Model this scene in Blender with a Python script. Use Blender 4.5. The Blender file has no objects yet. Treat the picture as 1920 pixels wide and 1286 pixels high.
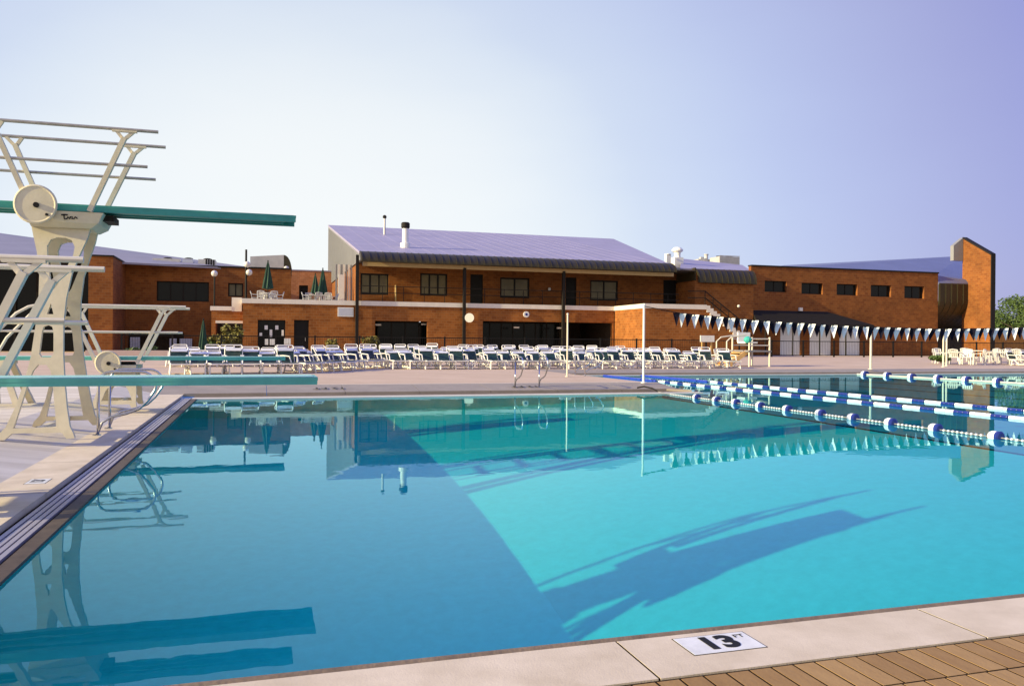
import bpy, math, random
from mathutils import Vector, Matrix
from mathutils.geometry import tessellate_polygon
random.seed(7)
S = bpy.context.scene
COL = S.collection

# ------------------------------------------------------------------ camera
CAM_F, CAM_YAW, CAM_PITCH, CAM_ROLL, CAM_Z = 1537.8, 0.298610, -0.001084, 0.007891, 1.3215
cam = bpy.data.cameras.new('camera')
cam.sensor_width = 36.0
cam.lens = CAM_F / 1920 * 36
cam.clip_start, cam.clip_end = 0.1, 4000
cam_o = bpy.data.objects.new('camera', cam)
COL.objects.link(cam_o)
cam_o.matrix_world = (Matrix.Translation((0, 0, CAM_Z)) @ Matrix.Rotation(-CAM_YAW, 4, 'Z')
                      @ Matrix.Rotation(math.pi / 2 + CAM_PITCH, 4, 'X') @ Matrix.Rotation(CAM_ROLL, 4, 'Z'))
S.camera = cam_o

# ------------------------------------------------------------------ light
SUN_EL = math.radians(18.0)
SUN_TO = Vector((0.9955, 0.095, 0)).normalized()        # the way the sunlight travels over the ground
W = bpy.data.worlds.new('World')
S.world = W
W.use_nodes = True
wt = W.node_tree
def wn(t): return wt.nodes.new(t)
bg = wt.nodes['Background']
sky = wn('ShaderNodeTexSky')
sky.sky_type = 'NISHITA'
sky.sun_disc = False
sky.sun_elevation = SUN_EL
sky.sun_rotation = math.atan2(-SUN_TO.x, -SUN_TO.y)
tint = wn('ShaderNodeMix'); tint.data_type = 'RGBA'; tint.blend_type = 'MULTIPLY'
tint.inputs[0].default_value = 1.0
tint.inputs[7].default_value = (1.0, 0.95, 1.15, 1)
wt.links.new(sky.outputs[0], tint.inputs[6])
# a thin veil of bright high cloud over the pool house
tc = wn('ShaderNodeTexCoord')
VEIL = Vector((0.055, 0.985, 0.12 * 1.5)).normalized()
dot = wn('ShaderNodeVectorMath'); dot.operation = 'DOT_PRODUCT'
dot.inputs[1].default_value = VEIL
sq = wn('ShaderNodeMapping'); sq.inputs['Scale'].default_value = (1, 1, 1.5)
nrm = wn('ShaderNodeVectorMath'); nrm.operation = 'NORMALIZE'
wt.links.new(tc.outputs['Generated'], sq.inputs[0]); wt.links.new(sq.outputs[0], nrm.inputs[0]); wt.links.new(nrm.outputs[0], dot.inputs[0])
nz = wn('ShaderNodeTexNoise'); nz.inputs['Scale'].default_value = 2.2; nz.inputs['Detail'].default_value = 4
mp = wn('ShaderNodeMapping'); mp.inputs['Scale'].default_value = (1, 1, 3.2)
wt.links.new(tc.outputs['Generated'], mp.inputs[0]); wt.links.new(mp.outputs[0], nz.inputs[0])
nadd = wn('ShaderNodeMath'); nadd.operation = 'MULTIPLY_ADD'
nadd.inputs[1].default_value = 0.04
nzc = wn('ShaderNodeMath'); nzc.operation = 'SUBTRACT'; nzc.inputs[1].default_value = 0.5
wt.links.new(nz.outputs[0], nzc.inputs[0]); wt.links.new(nzc.outputs[0], nadd.inputs[0]); wt.links.new(dot.outputs['Value'], nadd.inputs[2])
ramp = wn('ShaderNodeValToRGB'); cr = ramp.color_ramp
STOPS = [(-1.0, (5.2, 4.7, 4.2)), (-0.6, (4.6, 4.3, 4.3)), (-0.35, (2.5, 2.6, 4.2)), (0.0, (0.85, 1.6, 7.8)), (0.42, (1.0, 1.65, 6.8)), (0.64, (1.7, 1.75, 3.9)), (0.74, (2.35, 2.42, 4.15)), (0.84, (3.05, 3.5, 5.2)),
         (0.92, (4.05, 4.6, 5.5)), (0.955, (5.0, 5.4, 5.75)), (0.98, (5.6, 5.85, 5.9)), (1.0, (5.9, 6.05, 5.95))]
STOPS = [((p_ + 1) / 2, c_) for p_, c_ in STOPS]
half = wn('ShaderNodeMath'); half.operation = 'MULTIPLY_ADD'; half.inputs[1].default_value = 0.5; half.inputs[2].default_value = 0.5
wt.links.new(nadd.outputs[0], half.inputs[0])
cr.interpolation = 'B_SPLINE'
for i, (p_, c_) in enumerate(STOPS):
    e_ = cr.elements[i] if i < 2 else cr.elements.new(p_)
    e_.position = p_; e_.color = (*[v_ / 8 for v_ in c_], 1)
wt.links.new(half.outputs[0], ramp.inputs[0])
mul8 = wn('ShaderNodeVectorMath'); mul8.operation = 'SCALE'; mul8.inputs['Scale'].default_value = 8.0
wt.links.new(ramp.outputs[0], mul8.inputs[0])
veil = wn('ShaderNodeMix'); veil.data_type = 'RGBA'
veil.inputs[0].default_value = 0.88
wt.links.new(mul8.outputs[0], veil.inputs[7]); wt.links.new(tint.outputs[2], veil.inputs[6])
wt.links.new(veil.outputs[2], bg.inputs[0])
bg.inputs[1].default_value = 0.10
sun = bpy.data.lights.new('sun', 'SUN')
sun.energy = 5.0
sun.angle = math.radians(0.5)
sun.color = (1.0, 0.86, 0.50)
sun.cycles.is_caustics_light = True                   # lets the sun refract through the water
sun_o = bpy.data.objects.new('sun', sun)
COL.objects.link(sun_o)
sun_o.rotation_euler = Vector((SUN_TO.x * math.cos(SUN_EL), SUN_TO.y * math.cos(SUN_EL), -math.sin(SUN_EL))).to_track_quat('-Z', 'Y').to_euler()
S.view_settings.view_transform = 'Standard'
S.view_settings.look = 'None'
S.view_settings.exposure = 0.75
S.view_settings.gamma = 1.0
S.render.engine = 'CYCLES'
S.cycles.use_denoising = True
S.cycles.max_bounces = 8
S.cycles.transmission_bounces = 8
S.cycles.transparent_max_bounces = 8
S.cycles.sample_clamp_indirect = 6

# ------------------------------------------------------------------ photo pixels -> places in the world
_F = Vector((math.sin(CAM_YAW) * math.cos(CAM_PITCH), math.cos(CAM_YAW) * math.cos(CAM_PITCH), math.sin(CAM_PITCH)))
_R = Vector((math.cos(CAM_YAW), -math.sin(CAM_YAW), 0))
_U = _R.cross(_F)
def ray(px, py):
    u, v = (px - 960) / CAM_F, (643 - py) / CAM_F
    c, s = math.cos(CAM_ROLL), math.sin(CAM_ROLL)
    return _F + _R * (u * c - v * s) + _U * (u * s + v * c)
def P(px, py, Y):                     # on the upright plane y = Y: (x, z)
    d = ray(px, py); t = Y / d.y
    return d.x * t, CAM_Z + d.z * t
def PX(px, Y, py=640): return P(px, py, Y)[0]
def PZ(px, py, Y): return P(px, py, Y)[1]
def G(px, py, z=0.2):                 # on the level z: (x, y)
    d = ray(px, py); t = (z - CAM_Z) / d.z
    return d.x * t, d.y * t
def A(px, py, X):                     # on the upright plane x = X: (y, z)
    d = ray(px, py); t = X / d.x
    return d.y * t, CAM_Z + d.z * t

# ------------------------------------------------------------------ materials
MATS = {}
def mat(name, col, rough=0.7, metal=0.0, var=0.0, scale=3.0, col2=None, bump=0.0, bscale=40.0, spec=0.5, stretch=(1, 1, 1)):
    m = bpy.data.materials.new(name); m.use_nodes = True
    t = m.node_tree; b = t.nodes['Principled BSDF']
    b.inputs['Roughness'].default_value = rough
    b.inputs['Metallic'].default_value = metal
    b.inputs['Specular IOR Level'].default_value = spec
    b.inputs['Base Color'].default_value = (*col, 1)
    tcn = t.nodes.new('ShaderNodeTexCoord'); mpn = t.nodes.new('ShaderNodeMapping')
    mpn.inputs['Scale'].default_value = stretch
    t.links.new(tcn.outputs['Object'], mpn.inputs[0])
    if var > 0 or col2:
        n = t.nodes.new('ShaderNodeTexNoise'); n.inputs['Scale'].default_value = scale
        n.inputs['Detail'].default_value = 6; n.inputs['Roughness'].default_value = 0.65
        t.links.new(mpn.outputs[0], n.inputs[0])
        r = t.nodes.new('ShaderNodeMapRange')
        r.inputs['From Min'].default_value = 0.3; r.inputs['From Max'].default_value = 0.7
        t.links.new(n.outputs[0], r.inputs[0])
        x = t.nodes.new('ShaderNodeMix'); x.data_type = 'RGBA'
        c2 = col2 or tuple(c * (1 + var) for c in col)
        c1 = col if col2 else tuple(c * (1 - var) for c in col)
        x.inputs[6].default_value = (*c1, 1); x.inputs[7].default_value = (*c2, 1)
        t.links.new(r.outputs[0], x.inputs[0]); t.links.new(x.outputs[2], b.inputs['Base Color'])
    if bump > 0:
        n2 = t.nodes.new('ShaderNodeTexNoise'); n2.inputs['Scale'].default_value = bscale; n2.inputs['Detail'].default_value = 5
        t.links.new(mpn.outputs[0], n2.inputs[0])
        bp = t.nodes.new('ShaderNodeBump'); bp.inputs['Strength'].default_value = bump; bp.inputs['Distance'].default_value = 0.02
        t.links.new(n2.outputs[0], bp.inputs['Height']); t.links.new(bp.outputs[0], b.inputs['Normal'])
    MATS[name] = m
    return m

def brick_mat(name, c1, c2, mortar, bw=0.4, bh=0.2):
    m = bpy.data.materials.new(name); m.use_nodes = True
    t = m.node_tree; b = t.nodes['Principled BSDF']; b.inputs['Roughness'].default_value = 0.85
    b.inputs['Specular IOR Level'].default_value = 0.25
    tcn = t.nodes.new('ShaderNodeTexCoord'); sp = t.nodes.new('ShaderNodeSeparateXYZ'); cb = t.nodes.new('ShaderNodeCombineXYZ')
    ad = t.nodes.new('ShaderNodeMath'); ad.operation = 'ADD'
    t.links.new(tcn.outputs['Object'], sp.inputs[0]); t.links.new(sp.outputs[0], ad.inputs[0]); t.links.new(sp.outputs[1], ad.inputs[1])
    t.links.new(ad.outputs[0], cb.inputs[0]); t.links.new(sp.outputs[2], cb.inputs[1])
    br = t.nodes.new('ShaderNodeTexBrick'); br.inputs['Scale'].default_value = 1
    br.inputs['Brick Width'].default_value = bw; br.inputs['Row Height'].default_value = bh
    br.inputs['Mortar Size'].default_value = 0.012
    br.inputs['Color1'].default_value = (*c1, 1); br.inputs['Color2'].default_value = (*c2, 1); br.inputs['Mortar'].default_value = (*mortar, 1)
    t.links.new(cb.outputs[0], br.inputs[0])
    n = t.nodes.new('ShaderNodeTexNoise'); n.inputs['Scale'].default_value = 0.45; n.inputs['Detail'].default_value = 7; n.inputs['Roughness'].default_value = 0.7
    t.links.new(tcn.outputs['Object'], n.inputs[0])
    r = t.nodes.new('ShaderNodeMapRange'); r.inputs['From Min'].default_value = 0.25; r.inputs['From Max'].default_value = 0.75
    r.inputs['To Min'].default_value = 0.62; r.inputs['To Max'].default_value = 1.32
    t.links.new(n.outputs[0], r.inputs[0])
    x = t.nodes.new('ShaderNodeMix'); x.data_type = 'RGBA'; x.blend_type = 'MULTIPLY'; x.inputs[0].default_value = 1
    t.links.new(br.outputs[0], x.inputs[6]); t.links.new(r.outputs[0], x.inputs[7]); t.links.new(x.outputs[2], b.inputs['Base Color'])
    MATS[name] = m
    return m

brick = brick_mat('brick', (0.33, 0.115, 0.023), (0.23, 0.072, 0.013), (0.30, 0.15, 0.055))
brick_sunlit = brick_mat('brick_sunlit', (0.50, 0.20, 0.085), (0.40, 0.145, 0.055), (0.45, 0.25, 0.14))  # lighter brick copy with the sunlight put into its colour
brick_dimmed = brick_mat('brick_dimmed', (0.25, 0.086, 0.018), (0.175, 0.053, 0.011), (0.22, 0.105, 0.037))  # darker brick copy: eave shade put into colour, sunlit fin toned down too
M_roof = mat('roof_metal', (0.33, 0.295, 0.40), 0.55, 0.15, var=0.10, scale=0.4)
M_roof_grey = mat('roof_grey', (0.27, 0.25, 0.29), 0.55, 0.1, var=0.1, scale=0.4)
M_roof_blue = mat('roof_blue', (0.16, 0.18, 0.29), 0.4, 0.3, var=0.10, scale=0.4)
M_siding = mat('grey_siding', (0.24, 0.235, 0.235), 0.6, 0.1, var=0.06, scale=1)
M_eave = mat('dark_bronze_metal', (0.036, 0.029, 0.013), 0.5, 0.3, col2=(0.058, 0.046, 0.019), scale=1.1, stretch=(1.2, 1, 0.2))
M_tan = mat('tan_steel', (0.42, 0.29, 0.12), 0.6, var=0.08)
M_coping = mat('pale_stone', (0.72, 0.66, 0.56), 0.75, var=0.08, scale=1.5)
M_dark = mat('dark_steel', (0.016, 0.013, 0.010), 0.7, var=0.1, spec=0.2)
M_black = mat('black_paint', (0.010, 0.009, 0.008), 0.6, var=0.1, spec=0.2)
M_glass = mat('dark_glass', (0.008, 0.009, 0.008), 0.12, var=0.1, spec=0.16)
M_blind = mat('window_blind', (0.13, 0.105, 0.045), 0.45, var=0.2, scale=2)
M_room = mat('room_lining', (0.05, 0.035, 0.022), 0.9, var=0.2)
M_white = mat('white_paint', (0.78, 0.76, 0.70), 0.5, var=0.05, scale=4)
M_door_white = mat('pale_roller_door', (0.74, 0.76, 0.78), 0.5, var=0.05, scale=2)
M_galv = mat('galvanised_sheet', (0.55, 0.53, 0.50), 0.5, 0.3, var=0.12, scale=2)
M_cream = mat('cream_casting', (0.66, 0.58, 0.39), 0.5, var=0.13, scale=3.5, bump=0.05, bscale=30)
M_rail = mat('cream_tube', (0.70, 0.64, 0.50), 0.35, 0.15, var=0.06, scale=8)
M_wornrail = mat('worn_rail', (0.40, 0.37, 0.30), 0.4, 0.4, var=0.2, scale=10)
M_teal = mat('teal_board_side', (0.035, 0.30, 0.25), 0.45, var=0.12, scale=6)
M_teal_pale = mat('pale_teal_board_side', (0.11, 0.47, 0.39), 0.45, var=0.10, scale=6)
M_mint = mat('mint_board_top', (0.34, 0.62, 0.52), 0.7, var=0.08, scale=12, bump=0.2, bscale=300)
M_steel = mat('stainless_tube', (0.62, 0.60, 0.56), 0.22, 0.95, var=0.06, scale=6)
M_chair = mat('white_chair_frame', (0.80, 0.76, 0.68), 0.45, var=0.05, scale=5)
M_sling = mat('dark_green_sling', (0.012, 0.04, 0.032), 0.6, var=0.3, scale=10)
M_pillow = mat('white_headrest', (0.76, 0.76, 0.80), 0.7, var=0.05, scale=6)
M_sling_blue = mat('navy_sling', (0.013, 0.027, 0.042), 0.6, var=0.3, scale=10)
M_canvas = mat('green_canvas', (0.012, 0.05, 0.028), 0.8, var=0.35, scale=4)
M_plastic = mat('white_plastic', (0.58, 0.56, 0.51), 0.4, var=0.04, scale=5)
M_buoy_w = mat('white_float', (0.80, 0.80, 0.80), 0.35, var=0.05, scale=8)
M_buoy_b = mat('blue_float', (0.014, 0.028, 0.20), 0.35, var=0.15, scale=8)
M_rope_b = mat('bright_blue_float', (0.03, 0.055, 0.40), 0.4, var=0.15, scale=8)
M_flag_w = mat('white_pennant', (0.88, 0.88, 0.87), 0.7, var=0.05, scale=9)
M_flag_d = mat('navy_pennant', (0.010, 0.009, 0.018), 0.8, var=0.2, scale=9, spec=0.05)
M_globe = mat('white_globe', (0.68, 0.65, 0.58), 0.3, var=0.03, scale=5)
M_bark = mat('bark', (0.07, 0.05, 0.035), 0.9, var=0.3, scale=6)
M_leaf = mat('leaf_green', (0.045, 0.085, 0.014), 0.7, col2=(0.085, 0.13, 0.022), scale=0.7)
M_shrub = mat('shrub_leaf', (0.10, 0.11, 0.015), 0.7, col2=(0.20, 0.15, 0.02), scale=2)
M_lightwood = mat('planter_wood', (0.50, 0.33, 0.12), 0.8, var=0.2)
M_deck = mat('pool_deck_concrete', (0.50, 0.36, 0.235), 0.85, col2=(0.61, 0.45, 0.31), scale=0.55, bump=0.15, bscale=60)
M_deck_pale = mat('pale_deck_concrete', (0.50, 0.43, 0.31), 0.85, col2=(0.80, 0.72, 0.57), scale=0.9, bump=0.2, bscale=40, stretch=(0.35, 2.2, 1))
M_coping_c = mat('coping_concrete', (0.56, 0.455, 0.30), 0.8, col2=(0.74, 0.62, 0.44), scale=3.0, bump=0.10, bscale=120)
M_far_coping = mat('weathered_coping', (0.25, 0.215, 0.18), 0.85, col2=(0.33, 0.28, 0.23), scale=2)
M_lip_dark = mat('dark_lip', (0.085, 0.06, 0.04), 0.7, var=0.35, scale=9)
M_lip = mat('worn_lip', (0.20, 0.145, 0.09), 0.7, var=0.3, scale=9, bump=0.2, bscale=60)
M_joint = mat('dark_joint', (0.018, 0.010, 0.005), 0.95, var=0.2, spec=0.1)
M_grate = mat('grey_grating', (0.34, 0.315, 0.36), 0.4, 0.15, var=0.08, scale=6)
M_ground = mat('lawn_ground', (0.07, 0.09, 0.03), 0.95, var=0.3, scale=0.4)
M_plaster = mat('pool_plaster', (0.035, 0.82, 0.66), 0.85, col2=(0.06, 0.94, 0.77), scale=7)  # mottled plaster tone stands in for rippled sunlight on the floor
M_plaster_lap = mat('lap_plaster', (0.06, 0.46, 0.44), 0.85, col2=(0.08, 0.52, 0.50), scale=2)
M_tile_black = mat('black_tile', (0.012, 0.016, 0.02), 0.4, var=0.2)
M_sign_white = mat('sign_white', (0.74, 0.73, 0.67), 0.4, var=0.14, scale=9)
M_sign_grey = mat('sign_grey', (0.50, 0.52, 0.58), 0.5, var=0.05, scale=5)
M_wall_pink = mat('pink_render', (0.55, 0.42, 0.36), 0.85, var=0.08, scale=1)
M_orange_boards = mat('cedar_boards', (0.50, 0.22, 0.035), 0.8, col2=(0.42, 0.17, 0.025), scale=1.5, stretch=(4, 4, 0.3))
M_orange_slide = mat('tan_moulding', (0.68, 0.42, 0.16), 0.5, var=0.1)
M_aqua = mat('aqua_fabric', (0.04, 0.38, 0.32), 0.7, var=0.1)

def paver_mat():
    m = bpy.data.materials.new('tan_paver'); m.use_nodes = True
    t = m.node_tree; b = t.nodes['Principled BSDF']; b.inputs['Roughness'].default_value = 0.75
    tcn = t.nodes.new('ShaderNodeTexCoord')
    n = t.nodes.new('ShaderNodeTexNoise'); n.inputs['Scale'].default_value = 9; n.inputs['Detail'].default_value = 7
    mpn = t.nodes.new('ShaderNodeMapping'); mpn.inputs['Scale'].default_value = (2.5, 0.8, 1)
    t.links.new(tcn.outputs['Object'], mpn.inputs[0]); t.links.new(mpn.outputs[0], n.inputs[0])
    geo = t.nodes.new('ShaderNodeNewGeometry')
    mx = t.nodes.new('ShaderNodeMix'); mx.data_type = 'RGBA'
    mx.inputs[6].default_value = (0.27, 0.145, 0.038, 1); mx.inputs[7].default_value = (0.41, 0.245, 0.082, 1)
    ad = t.nodes.new('ShaderNodeMath'); ad.operation = 'MULTIPLY_ADD'; ad.inputs[1].default_value = 0.75
    t.links.new(geo.outputs['Random Per Island'], ad.inputs[0])
    mr2 = t.nodes.new('ShaderNodeMapRange'); mr2.inputs['From Min'].default_value = 0.3; mr2.inputs['From Max'].default_value = 0.75; mr2.inputs['To Max'].default_value = 0.4
    t.links.new(n.outputs[0], mr2.inputs[0]); t.links.new(mr2.outputs[0], ad.inputs[2])
    t.links.new(ad.outputs[0], mx.inputs[0]); t.links.new(mx.outputs[2], b.inputs['Base Color'])
    bp = t.nodes.new('ShaderNodeBump'); bp.inputs['Strength'].default_value = 0.3; bp.inputs['Distance'].default_value = 0.004
    n3 = t.nodes.new('ShaderNodeTexNoise'); n3.inputs['Scale'].default_value = 60
    t.links.new(tcn.outputs['Object'], n3.inputs[0]); t.links.new(n3.outputs[0], bp.inputs['Height']); t.links.new(bp.outputs[0], b.inputs['Normal'])
    return m
M_paver = paver_mat()

def water_mat():
    m = bpy.data.materials.new('pool_water'); m.use_nodes = True
    t = m.node_tree; t.nodes.clear()
    o = t.nodes.new('ShaderNodeOutputMaterial'); g = t.nodes.new('ShaderNodeBsdfGlass')
    g.inputs['IOR'].default_value = 1.333; g.inputs['Roughness'].default_value = 0.0
    g.inputs['Color'].default_value = (0.52, 0.91, 1.0, 1)
    t.links.new(g.outputs[0], o.inputs[0])
    tcn = t.nodes.new('ShaderNodeTexCoord'); n = t.nodes.new('ShaderNodeTexNoise'); n.inputs['Scale'].default_value = 1.6; n.inputs['Detail'].default_value = 3
    bp = t.nodes.new('ShaderNodeBump'); bp.inputs['Strength'].default_value = 0.055; bp.inputs['Distance'].default_value = 0.02
    t.links.new(tcn.outputs['Object'], n.inputs[0]); t.links.new(n.outputs[0], bp.inputs['Height']); t.links.new(bp.outputs[0], g.inputs['Normal'])
    return m
M_water = water_mat()

# ------------------------------------------------------------------ mesh helpers
class MB:
    def __init__(s): s.v, s.f = [], []
    def add(s, vs, fs):
        n = len(s.v); s.v += [tuple(v) for v in vs]; s.f += [tuple(i + n for i in f) for f in fs]; return s
    def box(s, x0, x1, y0, y1, z0, z1):
        v = [(x, y, z) for z in (z0, z1) for y in (y0, y1) for x in (x0, x1)]
        return s.add(v, [(0, 2, 3, 1), (4, 5, 7, 6), (0, 1, 5, 4), (1, 3, 7, 5), (3, 2, 6, 7), (2, 0, 4, 6)])
    def bar(s, a, b, w, h, up=(0, 0, 1)):
        a, b = Vector(a), Vector(b); d = (b - a).normalized(); u = Vector(up)
        r = d.cross(u)
        if r.length < 1e-5: r = d.cross(Vector((1, 0, 0)))
        r.normalize(); u = r.cross(d)
        v = [p + r * (i * w / 2) + u * (j * h / 2) for p in (a, b) for i, j in ((-1, -1), (1, -1), (1, 1), (-1, 1))]
        return s.add(v, [(0, 1, 2, 3), (7, 6, 5, 4), (0, 4, 5, 1), (1, 5, 6, 2), (2, 6, 7, 3), (3, 7, 4, 0)])
    def tube(s, path, r, n=8, cap=True):
        pts = [Vector(p) for p in path]; rings = []; prev = None
        rs = r if isinstance(r, (list, tuple)) else [r] * len(pts)
        for i, p in enumerate(pts):
            d = (pts[min(i + 1, len(pts) - 1)] - pts[max(i - 1, 0)]).normalized()
            if prev is None:
                ref = Vector((0, 0, 1)) if abs(d.z) < 0.9 else Vector((1, 0, 0))
                a = d.cross(ref).normalized()
            else:
                a = (prev - d * prev.dot(d)).normalized()
            prev = a; b = d.cross(a)
            rings.append([p + (a * math.cos(2 * math.pi * k / n) + b * math.sin(2 * math.pi * k / n)) * rs[i] for k in range(n)])
        v = [q for ring in rings for q in ring]; f = []
        for i in range(len(rings) - 1):
            for k in range(n):
                f.append((i * n + k, i * n + (k + 1) % n, (i + 1) * n + (k + 1) % n, (i + 1) * n + k))
        if cap:
            f.append(tuple(range(n - 1, -1, -1))); f.append(tuple((len(rings) - 1) * n + k for k in range(n)))
        return s.add(v, f)
    def disc(s, c, axis, r, t, n=24):
        c, ax = Vector(c), Vector(axis).normalized()
        return s.tube([c - ax * t / 2, c + ax * t / 2], r, n)
    def lathe(s, c, prof, n=12):
        v = []; f = []
        for (r, z) in prof:
            for k in range(n):
                v.append((c[0] + r * math.cos(2 * math.pi * k / n), c[1] + r * math.sin(2 * math.pi * k / n), c[2] + z))
        for i in range(len(prof) - 1):
            for k in range(n):
                f.append((i * n + k, i * n + (k + 1) % n, (i + 1) * n + (k + 1) % n, (i + 1) * n + k))
        f.append(tuple(range(n - 1, -1, -1))); f.append(tuple((len(prof) - 1) * n + k for k in range(n)))
        return s.add(v, f)
    def ball(s, c, r, n=12, m=8, sq=1.0):
        pr = [(r * math.sin(math.pi * i / m) + 1e-4, -r * sq * math.cos(math.pi * i / m)) for i in range(m + 1)]
        return s.lathe(c, pr, n)
    def quad(s, *p): return s.add(p, [tuple(range(len(p)))])
    def plate(s, loops, fn, thick):
        """flat plate with holes; loops of (a, b); fn(a, b, side) -> point, side 0 or 1"""
        vs = [[Vector((a, b, 0)) for a, b in L] for L in loops]
        tris = tessellate_polygon(vs)
        flat = [p for L in loops for p in L]; n = len(flat)
        v = [fn(a, b, 0) for a, b in flat] + [fn(a, b, 1) for a, b in flat]
        f = [tuple(t) for t in tris] + [tuple(i + n for i in reversed(t)) for t in tris]
        k = 0
        for L in loops:
            m = len(L)
            for i in range(m): f.append((k + i, k + (i + 1) % m, n + k + (i + 1) % m, n + k + i))
            k += m
        return s.add(v, f)
    def wall(s, u0, u1, z0, z1, d0, d1, holes=(), axis='x'):
        """wall with rectangular holes; axis x: runs along x, d is y; axis y: runs along y, d is x"""
        us = sorted({u0, u1, *[h[0] for h in holes], *[h[1] for h in holes]})
        zs = sorted({z0, z1, *[h[2] for h in holes], *[h[3] for h in holes]})
        us = [u for u in us if u0 <= u <= u1]; zs = [z for z in zs if z0 <= z <= z1]
        def solid(i, j):
            if i < 0 or j < 0 or i >= len(us) - 1 or j >= len(zs) - 1: return False
            a, b = (us[i] + us[i + 1]) / 2, (zs[j] + zs[j + 1]) / 2
            return not any(h[0] < a < h[1] and h[2] < b < h[3] for h in holes)
        T = (lambda u, d, z: (u, d, z)) if axis == 'x' else (lambda u, d, z: (d, u, z))
        for i in range(len(us) - 1):
            for j in range(len(zs) - 1):
                if not solid(i, j): continue
                a, b, c, e = us[i], us[i + 1], zs[j], zs[j + 1]
                s.quad(T(a, d0, c), T(b, d0, c), T(b, d0, e), T(a, d0, e))
                s.quad(T(b, d1, c), T(a, d1, c), T(a, d1, e), T(b, d1, e))
                if not solid(i - 1, j): s.quad(T(a, d1, c), T(a, d0, c), T(a, d0, e), T(a, d1, e))
                if not solid(i + 1, j): s.quad(T(b, d0, c), T(b, d1, c), T(b, d1, e), T(b, d0, e))
                if not solid(i, j - 1): s.quad(T(a, d1, c), T(b, d1, c), T(b, d0, c), T(a, d0, c))
                if not solid(i, j + 1): s.quad(T(a, d0, e), T(b, d0, e), T(b, d1, e), T(a, d1, e))
        return s
    def build(s, name, m, parent=None, smooth=False):
        org = Vector((0, 0, 0)); q = parent
        while q is not None: org += Vector(q.location); q = q.parent
        me = bpy.data.meshes.new(name)
        loc = Vector((0, 0, 0))
        if parent is None:
            xs, ys, zs = zip(*s.v)
            loc = Vector(((min(xs) + max(xs)) / 2, (min(ys) + max(ys)) / 2, min(zs)))
        o = bpy.data.objects.new(name, me)
        me.from_pydata([Vector(v) - org - loc for v in s.v], [], s.f)
        me.materials.append(m)
        me.update()
        import bmesh as _b
        bm = _b.new(); bm.from_mesh(me); _b.ops.recalc_face_normals(bm, faces=bm.faces); bm.to_mesh(me); bm.free()
        if smooth:
            for p in me.polygons: p.use_smooth = True
        COL.objects.link(o); o.location = loc
        if parent is not None: o.parent = parent
        return o

def tag(o, label=None, cat=None, group=None, kind=None):
    if label: o['label'] = label
    if cat: o['category'] = cat
    if group: o['group'] = group
    if kind: o['kind'] = kind
    return o
def thing(name, label, cat, loc=(0, 0, 0), group=None):
    o = bpy.data.objects.new(name, None); o.empty_display_size = 0.2
    COL.objects.link(o); o.location = loc
    return tag(o, label, cat, group)
def copy_tree(o, parent=None):
    c = o.copy(); COL.objects.link(c); c.parent = parent
    for ch in list(KIDS(o)): copy_tree(ch, c)
    return c
def KIDS(o): return [c for c in COL.objects if c.parent is o]
def arc(c, r, a0, a1, n, plane='xz', k=0.0):
    out = []
    for i in range(n + 1):
        a = math.radians(a0 + (a1 - a0) * i / n)
        p, q = c[0] + r * math.cos(a), c[1] + r * math.sin(a)
        out.append((p, k, q) if plane == 'xz' else (k, p, q))
    return out
def text_mesh(body, size, thick=0.0, name='lettering'):
    cu = bpy.data.curves.new(name, 'FONT'); cu.body = body; cu.size = size; cu.offset = thick
    cu.align_x = 'CENTER'; cu.align_y = 'CENTER'
    to = bpy.data.objects.new(name, cu); COL.objects.link(to)
    bpy.context.view_layer.update()
    dg = bpy.context.evaluated_depsgraph_get()
    me = bpy.data.meshes.new_from_object(to.evaluated_get(dg))
    COL.objects.unlink(to); bpy.data.objects.remove(to); bpy.data.curves.remove(cu)
    return me
def text_part(body, size, thick, m, parent, M):
    me = text_mesh(body, size, thick); me.transform(M); me.materials.clear(); me.materials.append(m)
    o = bpy.data.objects.new('lettering', me); COL.objects.link(o); o.parent = parent
    return o

# ================================================================== THE SETTING
DZ = 0.20                         # general deck level above the water (water at z = 0)
EDGE = 0.06                       # coping edge level
WX0, WY0, WY1 = -1.31, 3.26, 19.2  # diving well: left, near and far water edges
STEP = 10.0                       # where the well drops off from the lap pool
LX0, LY1, LX1 = 11.2, 30.2, 62.0  # lap pool: left wall, far wall, right end
WELL, LAP = -3.96, -1.4
def struct(mb, name, m, label=None): return tag(mb.build(name, m), kind='structure')

# ground reaching the horizon, left open where the pool is
g = MB()
H = 2500
gx0, gx1, gy0, gy1 = -17, 64, -5, 34
for a, b, c, d in ((-H, gx0, -H, H), (gx1, H, -H, H), (gx0, gx1, -H, gy0), (gx0, gx1, gy1, H)):
    g.quad((a, c, 0.02), (b, c, 0.02), (b, d, 0.02), (a, d, 0.02))
struct(g, 'ground', M_ground)

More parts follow.
